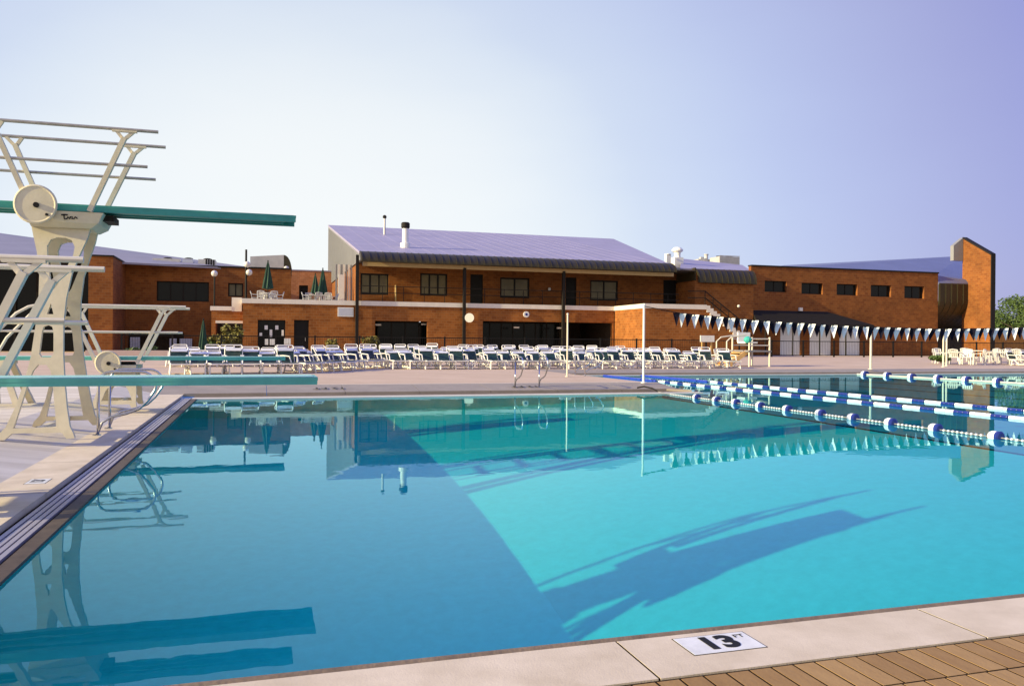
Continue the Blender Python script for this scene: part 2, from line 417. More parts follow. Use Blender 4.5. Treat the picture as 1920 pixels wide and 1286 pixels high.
# pool floor and walls, left and near ones set back unseen to admit sunlight
b = MB()
BX, BY = -15, -4
HOP = 2.8                          # the floor climbs from here to the lap pool
b.quad((BX, BY, WELL), (HOP, BY, WELL), (HOP, WY1, WELL), (BX, WY1, WELL))
b.quad((HOP, BY, WELL), (STEP, BY, LAP), (STEP, WY1, LAP), (HOP, WY1, WELL))
b.add([(BX, WY1, WELL), (HOP, WY1, WELL), (STEP, WY1, LAP), (STEP, WY1, -0.02), (BX, WY1, -0.02)], [(0, 1, 2, 3, 4)])
b.quad((BX, BY, WELL), (BX, WY1, WELL), (BX, WY1, -0.02), (BX, BY, -0.02))
b.add([(HOP, BY, WELL), (BX, BY, WELL), (BX, BY, -0.02), (STEP, BY, -0.02), (STEP, BY, LAP)], [(0, 1, 2, 3, 4)])
o = struct(b, 'diving_well', M_plaster); o.cycles.is_caustics_receiver = True
b = MB()
b.quad((STEP, BY, LAP), (LX1, BY, LAP), (LX1, LY1, LAP), (STEP, LY1, LAP))
b.quad((STEP - 4, WY1 + 0.05, LAP), (STEP, WY1 + 0.05, LAP), (STEP, LY1, LAP), (STEP - 4, LY1, LAP))  # floor extended unseen under the deck to keep the refracted sun clear
b.quad((STEP - 4, LY1, LAP), (LX1, LY1, LAP), (LX1, LY1, -0.02), (STEP - 4, LY1, -0.02))
b.quad((LX1, BY, LAP), (LX1, LY1, LAP), (LX1, LY1, 0.0), (LX1, BY, 0.0))
o = struct(b, 'lap_pool', M_plaster_lap); o.cycles.is_caustics_receiver = True
b = MB()
b.quad((STEP + 0.0, WY0 - 2, LAP + 0.004), (STEP + 0.14, WY0 - 2, LAP + 0.004), (STEP + 0.14, WY1, LAP + 0.004), (STEP, WY1, LAP + 0.004))
for x in (14.2, 16.7, 19.2, 21.7, 24.2, 26.7):
    b.quad((x, 0, LAP + 0.004), (x + 0.25, 0, LAP + 0.004), (x + 0.25, LY1 - 1.5, LAP + 0.004), (x, LY1 - 1.5, LAP + 0.004))
o = struct(b, 'pool_floor_lines', M_tile_black); o.cycles.is_caustics_receiver = True

w = MB()
w.quad((-16.5, -4.5, 0), (LX1, -4.5, 0), (LX1, LY1 + 0.6, 0), (-16.5, LY1 + 0.6, 0))  # sheet extended unseen under the decks so refracted sun reaches the floor
o = struct(w, 'water', M_water)
for p in o.data.polygons: p.use_smooth = True
o.cycles.is_caustics_caster = True

# decks ------------------------------------------------------------------
CO = -1.66            # left coping edge
CI = -2.15            # left coping, deck side
FY0, FY1 = 20.2, 21.4  # far coping band
def slab(mb, pts, drop=0.5):
    """walked-on surface with its edges closed downwards"""
    mb.quad(*pts); n = len(pts)
    for i in range(n):
        a, c = pts[i], pts[(i + 1) % n]
        mb.quad(a, (a[0], a[1], a[2] - drop), (c[0], c[1], c[2] - drop), c)
d = MB()
# far side, behind the diving well, rising gently towards the buildings
d.quad((CI - 1.05, FY1, DZ), (LX0 - 0.55, FY1, DZ), (LX0 - 0.55, LY1 + 1.6, DZ), (CI - 1.05, LY1 + 1.6, DZ))
d.quad((-70, 24, DZ), (CI - 1.05, 24, DZ), (CI - 1.05, LY1 + 1.6, DZ), (-70, LY1 + 1.6, DZ))
d.quad((-70, LY1 + 1.6, DZ), (120, LY1 + 1.6, DZ), (120, 34.5, DZ), (-70, 34.5, DZ))
d.quad((-70, 34.5, DZ), (120, 34.5, DZ), (120, 46, DZ + 0.12), (-70, 46, DZ + 0.12))
d.quad((-70, 46, DZ + 0.12), (120, 46, DZ + 0.12), (120, 75, DZ + 0.12), (-70, 75, DZ + 0.12))
# front edges of the coping step
struct(d, 'pool_deck', M_deck)
d = MB()
d.quad((-60, -14, DZ), (CI - 1.05, -14, DZ), (CI - 1.05, 24, DZ), (-60, 24, DZ))
d.quad((CI - 1.05, -2, DZ), (CI, -2, EDGE), (CI, FY1, EDGE), (CI - 1.05, FY1, DZ))
struct(d, 'pale_deck', M_deck_pale)
c = MB()
# left coping, one long band of cast lengths with open joints
y = 5.7
while y < FY0 - 0.3:
    e = min(y + 1.83, FY0 + 1.2)
    slab(c, [(CO, y + 0.006, EDGE), (CO, e - 0.006, EDGE), (CI, e - 0.006, EDGE), (CI, y + 0.006, EDGE)], 0.055)
    y += 1.83
struct(c, 'coping', M_coping_c)
c = MB()
# far coping, sloping up to the deck
x = CO
while x < LX0 - 0.4:
    e = min(x + 1.83, LX0 - 0.2)
    slab(c, [(x + 0.006, FY0, EDGE + 0.02), (e - 0.006, FY0, EDGE + 0.02), (e - 0.006, FY1, DZ), (x + 0.006, FY1, DZ)], 0.075)
    x += 1.83
c2 = MB(); c2.box(CO, LX0 - 0.55, FY1 - .02, FY1 + .06, DZ - .02, DZ + .004); struct(c2, 'deck_edge_strip', M_coping)
c.quad((CI - 1.05, FY1 - 0.003, DZ - 0.003), (CI, FY1 - 1.2, EDGE - 0.003), (CO, FY0 + .01, EDGE - 0.003), (CO, FY1, DZ - 0.003))
# lap pool coping
slab(c, [(LX0, WY1 + 0.6, EDGE), (LX0, LY1 + 0.6, EDGE), (LX0 - 0.55, LY1 + 0.6, DZ), (LX0 - 0.55, FY1, DZ), (LX0 - 0.55, FY0, EDGE + 0.02)], 0.055)
slab(c, [(LX0 - 0.55, LY1 + 0.6, EDGE + 0.03), (LX1, LY1 + 0.6, EDGE + 0.03), (LX1, LY1 + 1.6, DZ), (LX0 - 0.55, LY1 + 1.6, DZ)], 0.08)
struct(c, 'far_coping', M_far_coping)
c = MB()
# near coping with its open joints
for a, e in ((-6, -2.4), (-2.4, -0.45), (-0.45, 1.45), (1.45, 3.02), (3.02, 4.9), (4.9, 6.8), (6.8, 30), (30, 64)):
    slab(c, [(a + 0.005, 2.785, EDGE), (e - 0.005, 2.785, EDGE), (e - 0.005, WY0 - 0.078, EDGE), (a + 0.005, WY0 - 0.078, EDGE)], 0.055)
struct(c, 'near_coping', M_coping_c)
c = MB()
c.box(-6, 64, 2.79, WY0 - 0.085, 0.004, EDGE - 0.0012)           # dark bedding seen in the joints
c.box(CI + 0.01, CO - 0.012, 5.7, FY1 - 1.3, 0.004, EDGE - 0.0012)
c.box(CO - 0.016, CO - 0.004, 3.0, FY0, 0.004, EDGE - 0.004)
c.box(-6, 64, 2.772, 2.79, 0.004, EDGE - 0.008)
struct(c, 'coping_joints', M_joint)
c = MB()                                                        # rolled lip at the water
def lip(p0, p1, r=0.03):
    c.tube([p0, p1], r, 10)
c.box(-6, 64, WY0 - 0.076, WY0, 0.002, EDGE - 0.024)
c.tube([(-6, WY0 - 0.03, EDGE - 0.026), (64, WY0 - 0.03, EDGE - 0.026)], 0.024, 10)
struct(c, 'pool_lip', M_lip)
c = MB(); c.box(WX0 - 0.10, WX0, WY0, WY1 + 0.12, 0.002, 0.022); struct(c, 'side_lip', M_lip_dark)
c = MB()
c.box(WX0 - 0.10, LX0, WY1, WY1 + 0.28, 0.002, 0.03)
c.box(STEP, LX1, LY1, LY1 + 0.22, 0.002, 0.03)
struct(c, 'far_gutter_lip', M_coping)
c = MB()
c.box(WX0 - 0.10, LX0 - 0.05, WY1 + 0.30, FY0 - 0.012, 0.002, 0.012)
c.box(LX0, LX1, LY1 + 0.24, LY1 + 0.59, 0.002, 0.012)
struct(c, 'far_gutter_floor', M_lip)

# gutter grating along the left wall: long bars on cross ribs
gr = MB()
gx = [CO + 0.045 + i * 0.048 for i in range(4)]
for x in gx:
    gr.box(x, x + 0.034, WY0 - 0.5, WY1 + 0.25, 0.004, 0.026)
y = WY0
gb = gr.build('gutter_grating', M_grate)
tag(gb, 'long grey slatted gutter grating along the left edge of the diving pool', 'grating')
ribs = MB()
while y < WY1 + 0.2:
    y += 0.5
ribs.quad((CO - .01, WY0 - .5, .0025), (WX0 - .09, WY0 - .5, .0025), (WX0 - .09, WY1 + .3, .0025), (CO - .01, WY1 + .3, .0025))  # dark sheet added to stop sun leaking between the bars
r = ribs.build('channel_sun_block', M_joint); r.parent = gb; r.location = r.location - gb.location

# pavers ------------------------------------------------------------------
pv = MB()
def paver(x0, x1, y0, y1, z):
    j = random.uniform(-0.0007, 0.0007); e = 0.0012
    pv.add([(x0 + e, y0 + e, z + j), (x1 - e, y0 + e, z + j), (x1 - e, y1 - e, z + j), (x0 + e, y1 - e, z + j),
            (x0 + e, y0 + e, z - 0.03), (x1 - e, y0 + e, z - 0.03), (x1 - e, y1 - e, z - 0.03), (x0 + e, y1 - e, z - 0.03)],
           [(0, 1, 2, 3), (4, 5, 1, 0), (5, 6, 2, 1), (6, 7, 3, 2), (7, 4, 0, 3)])
PW, PL = 0.092, 0.264
for row in range(16):
    y1 = 2.770 - row * (PL + 0.008)
    off = random.uniform(0, PW)
    for i in range(-20, 120):
        x0 = i * (PW + 0.008) + off
        paver(x0, x0 + PW, y1 - PL, y1, EDGE - 0.004)
for col in range(2):
    x1 = CO - 0.004 - col * (PL + 0.008)
    yy = 5.69 - 30 * (PW + 0.008)
    while yy < 5.65:
        paver(x1 - PL + (.03 if col else 0), x1, yy, yy + PW, EDGE - 0.002); yy += PW + 0.008
struct(pv, 'pavers', M_paver)
bd = MB()
bd.quad((-60, -14, EDGE - 0.0052), (64, -14, EDGE - 0.0052), (64, 2.775, EDGE - 0.0052), (-60, 2.775, EDGE - 0.0052))
bd.quad((CI - .02, 2.5, EDGE - 0.007), (CO - 0.006, 2.5, EDGE - 0.007), (CO - 0.006, 5.7, EDGE - 0.024), (CI - .02, 5.7, EDGE - 0.024))
bd.quad((-60, -14, 0.004), (CO - .02, -14, 0.004), (CO - .02, FY0, 0.004), (-60, FY0, 0.004))
struct(bd, 'paver_bedding', M_joint)

# depth markers -----------------------------------------------------------
def depth_tile(x, y, w, h, body, size, rz, z, label, small='FT', thick=0.006, group=None):
    t = thing('depth_marker', label, 'depth marker', (x, y, z), group)
    mb = MB(); mb.box(x - w / 2, x + w / 2, y - h / 2, y + h / 2, z - 0.012, z + 0.0018)
    gb_ = MB(); gb_.box(x - w / 2 - .005, x + w / 2 + .005, y - h / 2 - .005, y + h / 2 + .005, z - 0.012, z + 0.0008); gj = gb_.build('grout', M_joint, t)
    if rz:
        for v in gj.data.vertices: v.co = Matrix.Rotation(rz, 3, 'Z') @ v.co
    tl = mb.build('tile', M_sign_white, t)
    if rz:
        for v in tl.data.vertices: v.co = Matrix.Rotation(rz, 3, 'Z') @ v.co
    R = Matrix.Rotation(rz, 4, 'Z')
    text_part(body, size, thick, M_black, t, R @ Matrix.Translation((0.0, 0.0, 0.0032)))
    if small:
        text_part(small, size * 0.27, thick * 0.05, M_black, t, R @ Matrix.Translation((size * 0.69, size * 0.27, 0.0032)))
    return t
depth_tile(1.862, 3.045, 0.335, 0.185, '13', 0.178, 0.0, EDGE, 'white depth tile with black 13 FT set in the near coping', thick=0.0085)
depth_tile(-1.86, 8.15, 0.26, 0.16, '13', 0.14, math.pi / 2, EDGE, 'small white depth tile in the left coping beside the springboards')
def far_mark(px, body, label):
    x, y = G(px, 733, 0.13); y = (FY0 + FY1) / 2 - 0.1
    x = y * ray(px, 733).x / ray(px, 733).y
    t = thing('depth_marker', label, 'depth marker', (x, y, 0.13))
    me = text_mesh(body, 0.34, 0.006)
    sl = math.atan2(DZ - EDGE - 0.02, FY1 - FY0)
    me.transform(Matrix.Translation((0, 0, 0.022)) @ Matrix.Rotation(sl, 4, 'X') @ Matrix.Rotation(math.pi, 4, 'Z'))
    me.materials.clear(); me.materials.append(M_black)
    o = bpy.data.objects.new('lettering', me); COL.objects.link(o); o.parent = t
far_mark(617, '12 FT', 'black depth lettering on the far coping beyond the tip of the low springboard')
far_mark(984, '12 FT', 'black depth lettering on the far coping at the foot of the figure four handrails')

# ================================================================== SPRINGBOARDS
def springboard(yc, H, label, high):
    z0 = 0.16
    t = thing('springboard', label, 'springboard', (-2.3, yc, z0))
    tip, root, wd = 0.45, -4.42, 0.25
    # board: a deep rib down each side under a rough top
    mb = MB(); th = 0.085 if high else 0.062
    mb.box(root, tip, yc - wd, yc + wd, H - 0.030, H - 0.002)
    for s in (-1, 1):
        y = yc + s * (wd - 0.03)
        mb.box(root, tip - 0.004, y - 0.028, y + 0.028, H - th, H - 0.030)
        mb.box(root, tip - 0.15, yc + s * 0.09 - 0.02, yc + s * 0.09 + 0.02, H - th * 0.9, H - 0.030)
    bo = mb.build('board', M_teal if high else M_teal_pale, t)
    mb = MB(); mb.box(root + 0.02, tip - 0.03, yc - wd + 0.012, yc + wd - 0.012, H - 0.002, H + 0.002)
    mb.build('tread', M_mint, bo)
    zt = H - 0.16                                      # top of the stand
    fx = -2.50
    # stand: two pierced castings, splayed towards the ground
    if high:
        prof = [(.00, -2.86, -2.05), (.06, -2.84, -2.07), (.14, -2.77, -2.11), (.35, -2.69, -2.15), (.65, -2.61, -2.19), (.95, -2.56, -2.22), (1.35, -2.53, -2.24),
                (1.65, -2.52, -2.225), (1.95, -2.53, -2.18), (2.2, -2.57, -2.10), (2.4, -2.62, -2.03), (zt - z0 - .12, -2.65, -2.0)]
        outer = [(a, z) for z, a, b in prof] + [(b, z) for z, a, b in reversed(prof)]
        outer.insert(1, (-2.86, 0)); outer = outer[1:]
        # scooped underside between the feet
        outer += [(-2.14, .0), (-2.19, .07), (-2.70, .07), (-2.77, .0)]
        holes = [[(-2.69, .13), (-2.64, .34), (-2.58, .60), (-2.53, .78), (-2.48, .85), (-2.39, .85), (-2.345, .78), (-2.31, .60), (-2.275, .34), (-2.25, .13)],
                 [(-2.475, .98), (-2.462, 1.24), (-2.445, 1.30), (-2.40, 1.32), (-2.355, 1.30), (-2.338, 1.24), (-2.325, .98), (-2.35, .94), (-2.45, .94)],
                 [(-2.40, 1.80), (-2.425, 1.95), (-2.46, 2.18), (-2.465, 2.28), (-2.43, 2.36), (-2.36, 2.39), (-2.27, 2.39), (-2.20, 2.36), (-2.165, 2.28), (-2.175, 2.18), (-2.27, 1.95), (-2.33, 1.80), (-2.365, 1.75)],
                 [(-2.42, 1.45), (-2.385, 1.58), (-2.35, 1.45)]]
        splay = 0.225
    else:
        hh = zt - z0 - .02
        outer = [(-2.72, 0), (-2.66, .10), (-2.60, .30), (-2.57, .45), (-2.56, hh), (-2.03, hh), (-2.02, .45), (-2.00, .30), (-2.0, .10), (-1.98, 0), (-2.06, 0), (-2.10, .06), (-2.54, .06), (-2.60, 0)]
        holes = [[(-2.53, .12), (-2.48, .28), (-2.42, .36), (-2.17, .36), (-2.12, .28), (-2.06, .12)]]
        splay = 0.30
    top_h = max(z for _, z in outer)
    pl_ = []
    for s in (-1, 1):
        def fn(a, z, side, s=s):
            off = 0.22 + (top_h - z) * splay + (0.035 if side else -0.035)
            return (a, yc + s * off, z0 + z)
        mb = MB(); mb.plate([outer] + holes, fn, 0.07)
        # raised rim round the casting
        mb.build('stand_casting', M_cream, t); pl_.append(mb)
    # top casting carrying the fulcrum
    mb = MB()
    if high:
        zl = z0 + top_h - 0.02
        v = []
        for z, a, b, hw in ((zl, -2.64, -1.99, .30), (zl + .06, -2.66, -1.90, .36), (zl + .19, -2.67, -1.84, .38)):
            v += [(a, yc - hw, z), (b, yc - hw, z), (b, yc + hw, z), (a, yc + hw, z)]
        f = [(3, 2, 1, 0), (8, 9, 10, 11)]
        for k in (0, 4):
            for i in range(4): f.append((k + i, k + (i + 1) % 4, k + 4 + (i + 1) % 4, k + 4 + i))
        mb.add(v, f)
        for zq_, hw_q in ((1.38, .5), (.10, .74)):
            q = MB(); q.bar((-2.44, yc - hw_q, z0 + zq_), (-2.44, yc + hw_q, z0 + zq_), .07, .06); q.build('cross_bar', M_cream, t)
    else:
        zl = z0 + top_h - 0.03
        mb.box(-2.62, -2.0, yc - .42, yc + .42, zl, zl + .07)
        q = MB(); q.bar((-2.25, yc - .42, z0 + .10), (-2.25, yc + .42, z0 + .10), .06, .05); q.build('cross_bar', M_cream, t)
    tcg = mb.build('top_casting', M_cream, t)
    if high:                                           # worn maker's script on the near face
        lg = MB(); yy = yc - .375
        sx, sz = -2.30, zl + .115
        lg.tube([(sx + .00, yy, sz + .028), (sx + .035, yy - .002, sz + .034), (sx + .07, yy - .002, sz + .030)], .009, 6)
        lg.tube([(sx + .03, yy, sz + .03), (sx + .03, yy, sz + .0), (sx + .035, yy, sz - .022), (sx + .06, yy, sz - .018), (sx + .07, yy, sz + .008), (sx + .09, yy, sz - .016)], .007, 6)
        lg.tube([(sx + .09, yy, sz - .016), (sx + .10, yy, sz + .012), (sx + .12, yy, sz + .010), (sx + .115, yy, sz - .012), (sx + .14, yy, sz - .012), (sx + .15, yy, sz + .014), (sx + .175, yy, sz - .008)], .007, 6)
        lg.build('script_mark', M_black, tcg)
    # fulcrum roller and its big hand wheel on the near side
    mb = MB(); mb.tube([(fx + .10, yc - .30, H - th - .045), (fx + .10, yc + .30, H - th - .045)], .045, 12)
    mb.box(fx - .12, fx + (.75 if high else .42), yc - .2, yc + .2, H - th - .10, H - th - .03)
    mb.build('fulcrum', M_dark, t)
    wr = 0.228 if high else 0.195
    wc = (fx - .06 if high else -2.43, yc - .44, H - .055 if high else H - .10)
    mb = MB(); mb.disc(wc, (0, 1, 0), wr, .045, 32)
    mb.tube([(wc[0] + (wr - .012) * math.cos(k * math.pi / 16), wc[1] - .01, wc[2] + (wr - .012) * math.sin(k * math.pi / 16)) for k in range(33)], .02, 8, cap=False)
    hw_ = mb.build('hand_wheel', M_cream, t)
    mb = MB(); mb.disc((wc[0] + .012, wc[1] - .03, wc[2] - .01), (0, 1, 0), .032, .03, 14)
    mb.build('hub', M_black, hw_)
    mb = MB(); mb.disc((wc[0] + wr * .55, wc[1] - .03, wc[2] - wr * .52), (0, 1, 0), .016, .03, 10)
    mb.build('bolt', M_black, hw_)
    # guard rails
    ztop, zmid = H + .86 + (.06 if high else 0), H + .42 + (.06 if high else 0)
    rm = M_wornrail if high else M_rail
    for s in (-1, 1):
        y = yc + s * .42
        gr = MB()
        xe = -1.22
        if high:
            gr.tube([(xe, y, ztop), (-4.9, y, ztop)] , .021, 10)
        else:
            gr.tube([(xe, y, ztop), (-3.45, y, ztop), (-3.62, y, ztop - .04), (-3.8, y, ztop - .15), (-4.15, y, ztop - .55), (-4.75, y, z0)], .024, 10)
        rl = gr.build('guard_rail', rm, t)
        gr = MB(); gr.tube([(xe - .12, y, zmid), (-4.9 if high else -4.15, y, zmid)], .019, 10)
        gr.build('middle_rail', rm, rl)
        gr = MB()                                      # front upright leaning out over the water, with a forked head
        a, b = Vector((-1.99, y - s * .04, H - .10)), Vector((-1.60, y, ztop - .10))
        gr.bar(a, b, .055, .075, up=(0, 1, 0))
        gr.bar(b - Vector((.01, 0, .03)), (-1.70, y, ztop - .012), .04, .035, up=(0, 1, 0))
        gr.bar(b - Vector((.01, 0, .03)), (-1.49, y, ztop - .012), .04, .035, up=(0, 1, 0))
        gr.box(-1.74, -1.46, y - .024, y + .024, ztop - .034, ztop - .012)
        gr.build('upright', M_rail if not high else M_cream, rl)
        gr = MB()                                      # rear upright leaning back
        a, b = Vector((-2.62, y - s * .04, H - .10)), Vector((-3.0, y, ztop - .10))
        gr.bar(a, b, .055, .075, up=(0, 1, 0))
        gr.bar(b + Vector((.01, 0, -.03)), (-2.92, y, ztop - .012), .04, .035, up=(0, 1, 0))
        gr.bar(b + Vector((.01, 0, -.03)), (-3.10, y, ztop - .012), .04, .035, up=(0, 1, 0))
        gr.build('upright', M_rail if not high else M_cream, rl)
    # rear anchor and steps
    mb = MB()
    for s in (-1, 1):
        mb.bar((-4.30, yc + s * .26, H - .08), (-4.30, yc + s * (.26 + .2 * H), z0), .10, .09, up=(1, 0, 0))
        mb.bar((-4.05, yc + s * .26, H - .08), (-3.75, yc + s * (.26 + .2 * H), z0), .09, .09, up=(1, 0, 0))
    mb.box(-4.42, -3.95, yc - .3, yc + .3, H - .13, H - .062)
    mb.build('rear_stand', M_cream, t)
    mb = MB()
    n = int(H / .28)
    for s in (-1, 1):
        mb.tube([(-4.55, yc + s * .30, H), (-4.55 - .18 * H, yc + s * .30, z0)], .025, 8)
    for i in range(n):
        k = (i + .6) / n
        mb.box(-4.55 - .18 * H * k - .06, -4.55 - .18 * H * k + .06, yc - .29, yc + .29, H * (1 - k) + z0 * k - .015, H * (1 - k) + z0 * k + .015)
    mb.build('steps', M_rail, t)
    return t
springboard(7.0, 1.03, 'low springboard closest to the camera, its pale green board reaching in from the left edge', False)
springboard(11.45, 2.97, 'tall three metre springboard on a cream hourglass stand with a large hand wheel', True)
springboard(15.6, 1.02, 'low springboard behind the tall diving stand, with long cream guard rails', False)

# ---------------------------------------------------------------- grab rails
def grab_rail(label, group=None):
    t = thing('grab_rail', label, 'handrail', (0, 0, 0), group)
    mb = MB()
    path = [(0, 0, 0), (0, 0, .80)] + arc((.18, .80), .18, 180, 90, 4) + [(.55, 0, .98)] + arc((.60, .76), .22, 90, -20, 6) + \
           [(.70, 0, .52), (.58, 0, .40), (.40, 0, .33), (.18, 0, .28), (.06, 0, .20), (-.02, 0, .0)]
    mb.tube(path, .021, 10)
    mb.build('tube', M_steel, t, smooth=True)
    for x in (0.0, -.09):
        mb = MB(); mb.disc((x * .4, 0, .008), (0, 0, 1), .045, .016, 14); mb.build('base_flange', M_steel, t)
    return t
gr0 = grab_rail('stainless handrail at the left pool edge, the one closer to the camera', 'grab rails at the left pool edge')
gr0.location = (-1.97, 11.6, .085)
for c_ in KIDS(gr0): c_.data.transform(Matrix.Scale(.83, 4))
def gr_copy(loc, rz, label, group):
    c = copy_tree(gr0); c.location = loc; c.rotation_euler = (0, 0, rz); c['label'] = label; c['group'] = group
gr_copy((-1.97, 12.45, .085), 0, 'stainless handrail at the left pool edge, standing just behind its twin', 'grab rails at the left pool edge')
gx1_, gx2_ = PX(966, 20.75, 700), PX(1011, 20.75, 700)
gr_copy((gx1_, 20.75, .12), -math.pi / 2, 'left figure four handrail of the pair at the far edge of the diving pool', 'grab rails at the far pool edge')
gr_copy((gx2_, 20.75, .12), -math.pi / 2, 'right figure four handrail of the pair at the far edge of the diving pool', 'grab rails at the far pool edge')
gr_copy((10.45, 25.6, DZ), 0, 'handrail at the lap pool corner by the thin white pole, slightly nearer', 'grab rails at the lap pool')
gr_copy((10.45, 26.5, DZ), 0, 'handrail at the lap pool corner by the thin white pole, slightly farther', 'grab rails at the lap pool')

# ================================================================== LANE ROPES
def sag_line(x, y0, y1): return [(x, y0, .03), (x, y1, .03)]
def spool(mb, x, y0, y1, r, n=12):
    mb.tube([(x, y0, .02), (x, y0 + (y1 - y0) * .12, .02), (x, y1 - (y1 - y0) * .12, .02), (x, y1, .02)], [r * .86, r, r, r * .86], n)
# safety rope with big buoys
t = thing('lane_rope', 'rope of big white and blue round buoys between the diving pool and the lap lanes', 'lane rope', (10.05, 11, 0))
mb = MB(); mb.tube([(10.05, WY1 + .4, .05), (10.05, WY1 - .2, .02), (10.05, WY0 - .3, .02)], .008, 8); mb.build('cable', M_wornrail, t)
ys = []
for px, py in ((1305, 747), (1342, 752), (1378, 757), (1424, 762), (1475, 768), (1537, 775), (1598, 783), (1668, 792), (1752, 803), (1865, 815)):
    d = ray(px, py); ys.append(10.05 * d.y / d.x)
ys += [ys[-1] - 1.25 * k for k in range(1, 4)]
for y in ys:
    mb = MB(); mb.lathe((0, 0, 0), [(.04, -.075), (.065, -.065), (.078, -.03), (.078, .03), (.065, .065), (.04, .075)], 14)
    mb.v = [(10.05 + a, y + c, .03 + b2) for a, b2, c in mb.v]
    mb.build('buoy', M_buoy_w, t)
    mb = MB()
    for s in (-1,):
        q = MB(); q.lathe((0, 0, 0), [(.05, 0), (.080, .005), (.082, .05), (.06, .065)], 14)
        mb.add([(10.05 + a, y + (s * .045 if s < 0 else .045) + s * c, .03 + b2) for a, b2, c in q.v], q.f)
    mb.build('blue_cap', M_buoy_b, t)
mb = MB(); yy = WY0
while yy < WY1 - .3:
    if all(abs(yy - q) > .2 for q in ys):
        mb.tube([(10.05, yy, .02), (10.05, yy + .03, .02)], .017, 8)
    yy += .085
w_ = mb.build('bead_run', M_buoy_w, t); w_['kind'] = 'stuff'
# end hook on the coping
mb = MB(); mb.tube([(10.05, WY1 + .35, .05), (10.0, WY1 + .55, .12), (9.85, WY1 + .75, .16), (9.75, WY1 + .95, .12)], .022, 8); mb.build('hook', M_black, t)

def lap_rope(x, ybluefrom, label):
    t = thing('lane_rope', label, 'lane rope', (x, 18, 0), 'blue and white lap lane ropes')
    mb = MB(); mb.tube([(x, LY1 + .2, .02), (x, 1.5, .02)], .012, 6); mb.build('cable', M_buoy_b, t)
    mb = MB(); y = LY1 - .1
    while y > ybluefrom + .3:
        spool(mb, x, y - .295, y, .036); y -= .30
    mb.build('solid_blue_run', M_rope_b, t)
    y = ybluefrom; k = 0
    while y > 4.6:
        L = .46 if k % 2 == 0 else .40
        mb = MB(); q = y
        while q > y - L + .05:
            spool(mb, x, q - .122, q, .034); q -= .124
        mb.build('white_float' if k % 2 == 0 else 'blue_float', M_buoy_w if k % 2 == 0 else M_buoy_b, t)
        y -= L; k += 1
lap_rope(13.1, 25.4, 'lap lane rope of white and blue floats, next to the big buoy rope')
lap_rope(14.75, 24.8, 'lap lane rope of white and blue floats, second one past the big buoy rope')
t = thing('lane_rope', 'distant thin white rope with blue buoys on the far right of the lap pool', 'lane rope', (25.3, 20, 0))
mb = MB(); mb.tube([(25.3, LY1, .03), (25.3, 8, .03)], .03, 6); mb.build('cable', M_plastic, t)
y = LY1 - .4
while y > 14:
    mb = MB(); mb.ball((25.3, y, .05), .13, 10, 6); mb.build('buoy', M_buoy_w, t)
    mb = MB(); mb.tube([(25.3, y - .20, .05), (25.3, y - .10, .05)], .13, 10); mb.build('blue_cap', M_buoy_b, t)
    y -= 1.35

# ================================================================== PENNANTS AND POLES
def pole(name, x, y, z1, r, m, label, cat='pole', z0=DZ):
    t = thing(name, label, cat, (x, y, z0))
    mb = MB(); mb.tube([(x, y, z0), (x, y, z1)], [r, r * .9], 12); mb.build('shaft', m, t)
    mb = MB(); mb.disc((x, y, z0 + .012), (0, 0, 1), r * 2.2, .025, 14); mb.build('base_plate', m, t)
    mb = MB(); mb.ball((x, y, z1), r * 1.35, 10, 6); mb.build('cap', m, t)
    return t
p1x = PX(1207, 21.0); p1z = PZ(1207, 573, 21.0)
pole('flag_pole', p1x, 21.0, p1z, .034, M_white, 'thick white pole holding the near end of the pennant line')
p2x = PX(1064, 25.2); p2z = PZ(1064, 589, 25.2)
pole('flag_pole', p2x, 25.2, p2z, .03, M_rail, 'slim cream pole left of the pennant line, by the lap pool handrails')
p3x = PX(1633, 31.2); p3z = PZ(1633, 618, 31.2)
pole('flag_pole', p3x, 31.2, p3z, .055, M_tan if False else M_rail, 'cream pole on the far lap pool deck in front of the long brick wing')
for i, px in enumerate((1769, 1775)):
    x = PX(px, 34.5 + i); pole('flag_pole', x, 34.5 + i, PZ(px, 622 + 2 * i, 34.5 + i), .05, M_rail, ['left', 'right'][i] + ' one of two thin cream posts among the white tables on the right')
# the line: rope sags away from the thick pole to the far side of the lanes
def rope_z(x):
    pts = [(p1x, p1z - .02), (PX(1265, 20.9, 588), PZ(1265, 586, 20.9)), (PX(1420, 20.9), PZ(1420, 601, 20.9)), (PX(1600, 20.9), PZ(1600, 612, 20.9)), (PX(1760, 20.9), PZ(1760, 617, 20.9)),
           (PX(1900, 20.9), PZ(1900, 615, 20.9)), (32, 2.5)]
    for (a, za), (b_, zb) in zip(pts, pts[1:]):
        if x <= b_: return za + (zb - za) * (x - a) / (b_ - a)
    return pts[-1][1]
t = thing('pennant_line', 'string of white and navy triangular pennants hung across the lap lanes', 'pennant line', (20, 20.9, 2))
mb = MB(); xs = [p1x + i * (32 - p1x) / 60 for i in range(61)]
mb.tube([(x, 20.9 if x > p1x else 21, rope_z(x)) for x in xs], .012, 6); mb.build('line', M_dark, t)
x = PX(1262, 20.9); k = 0
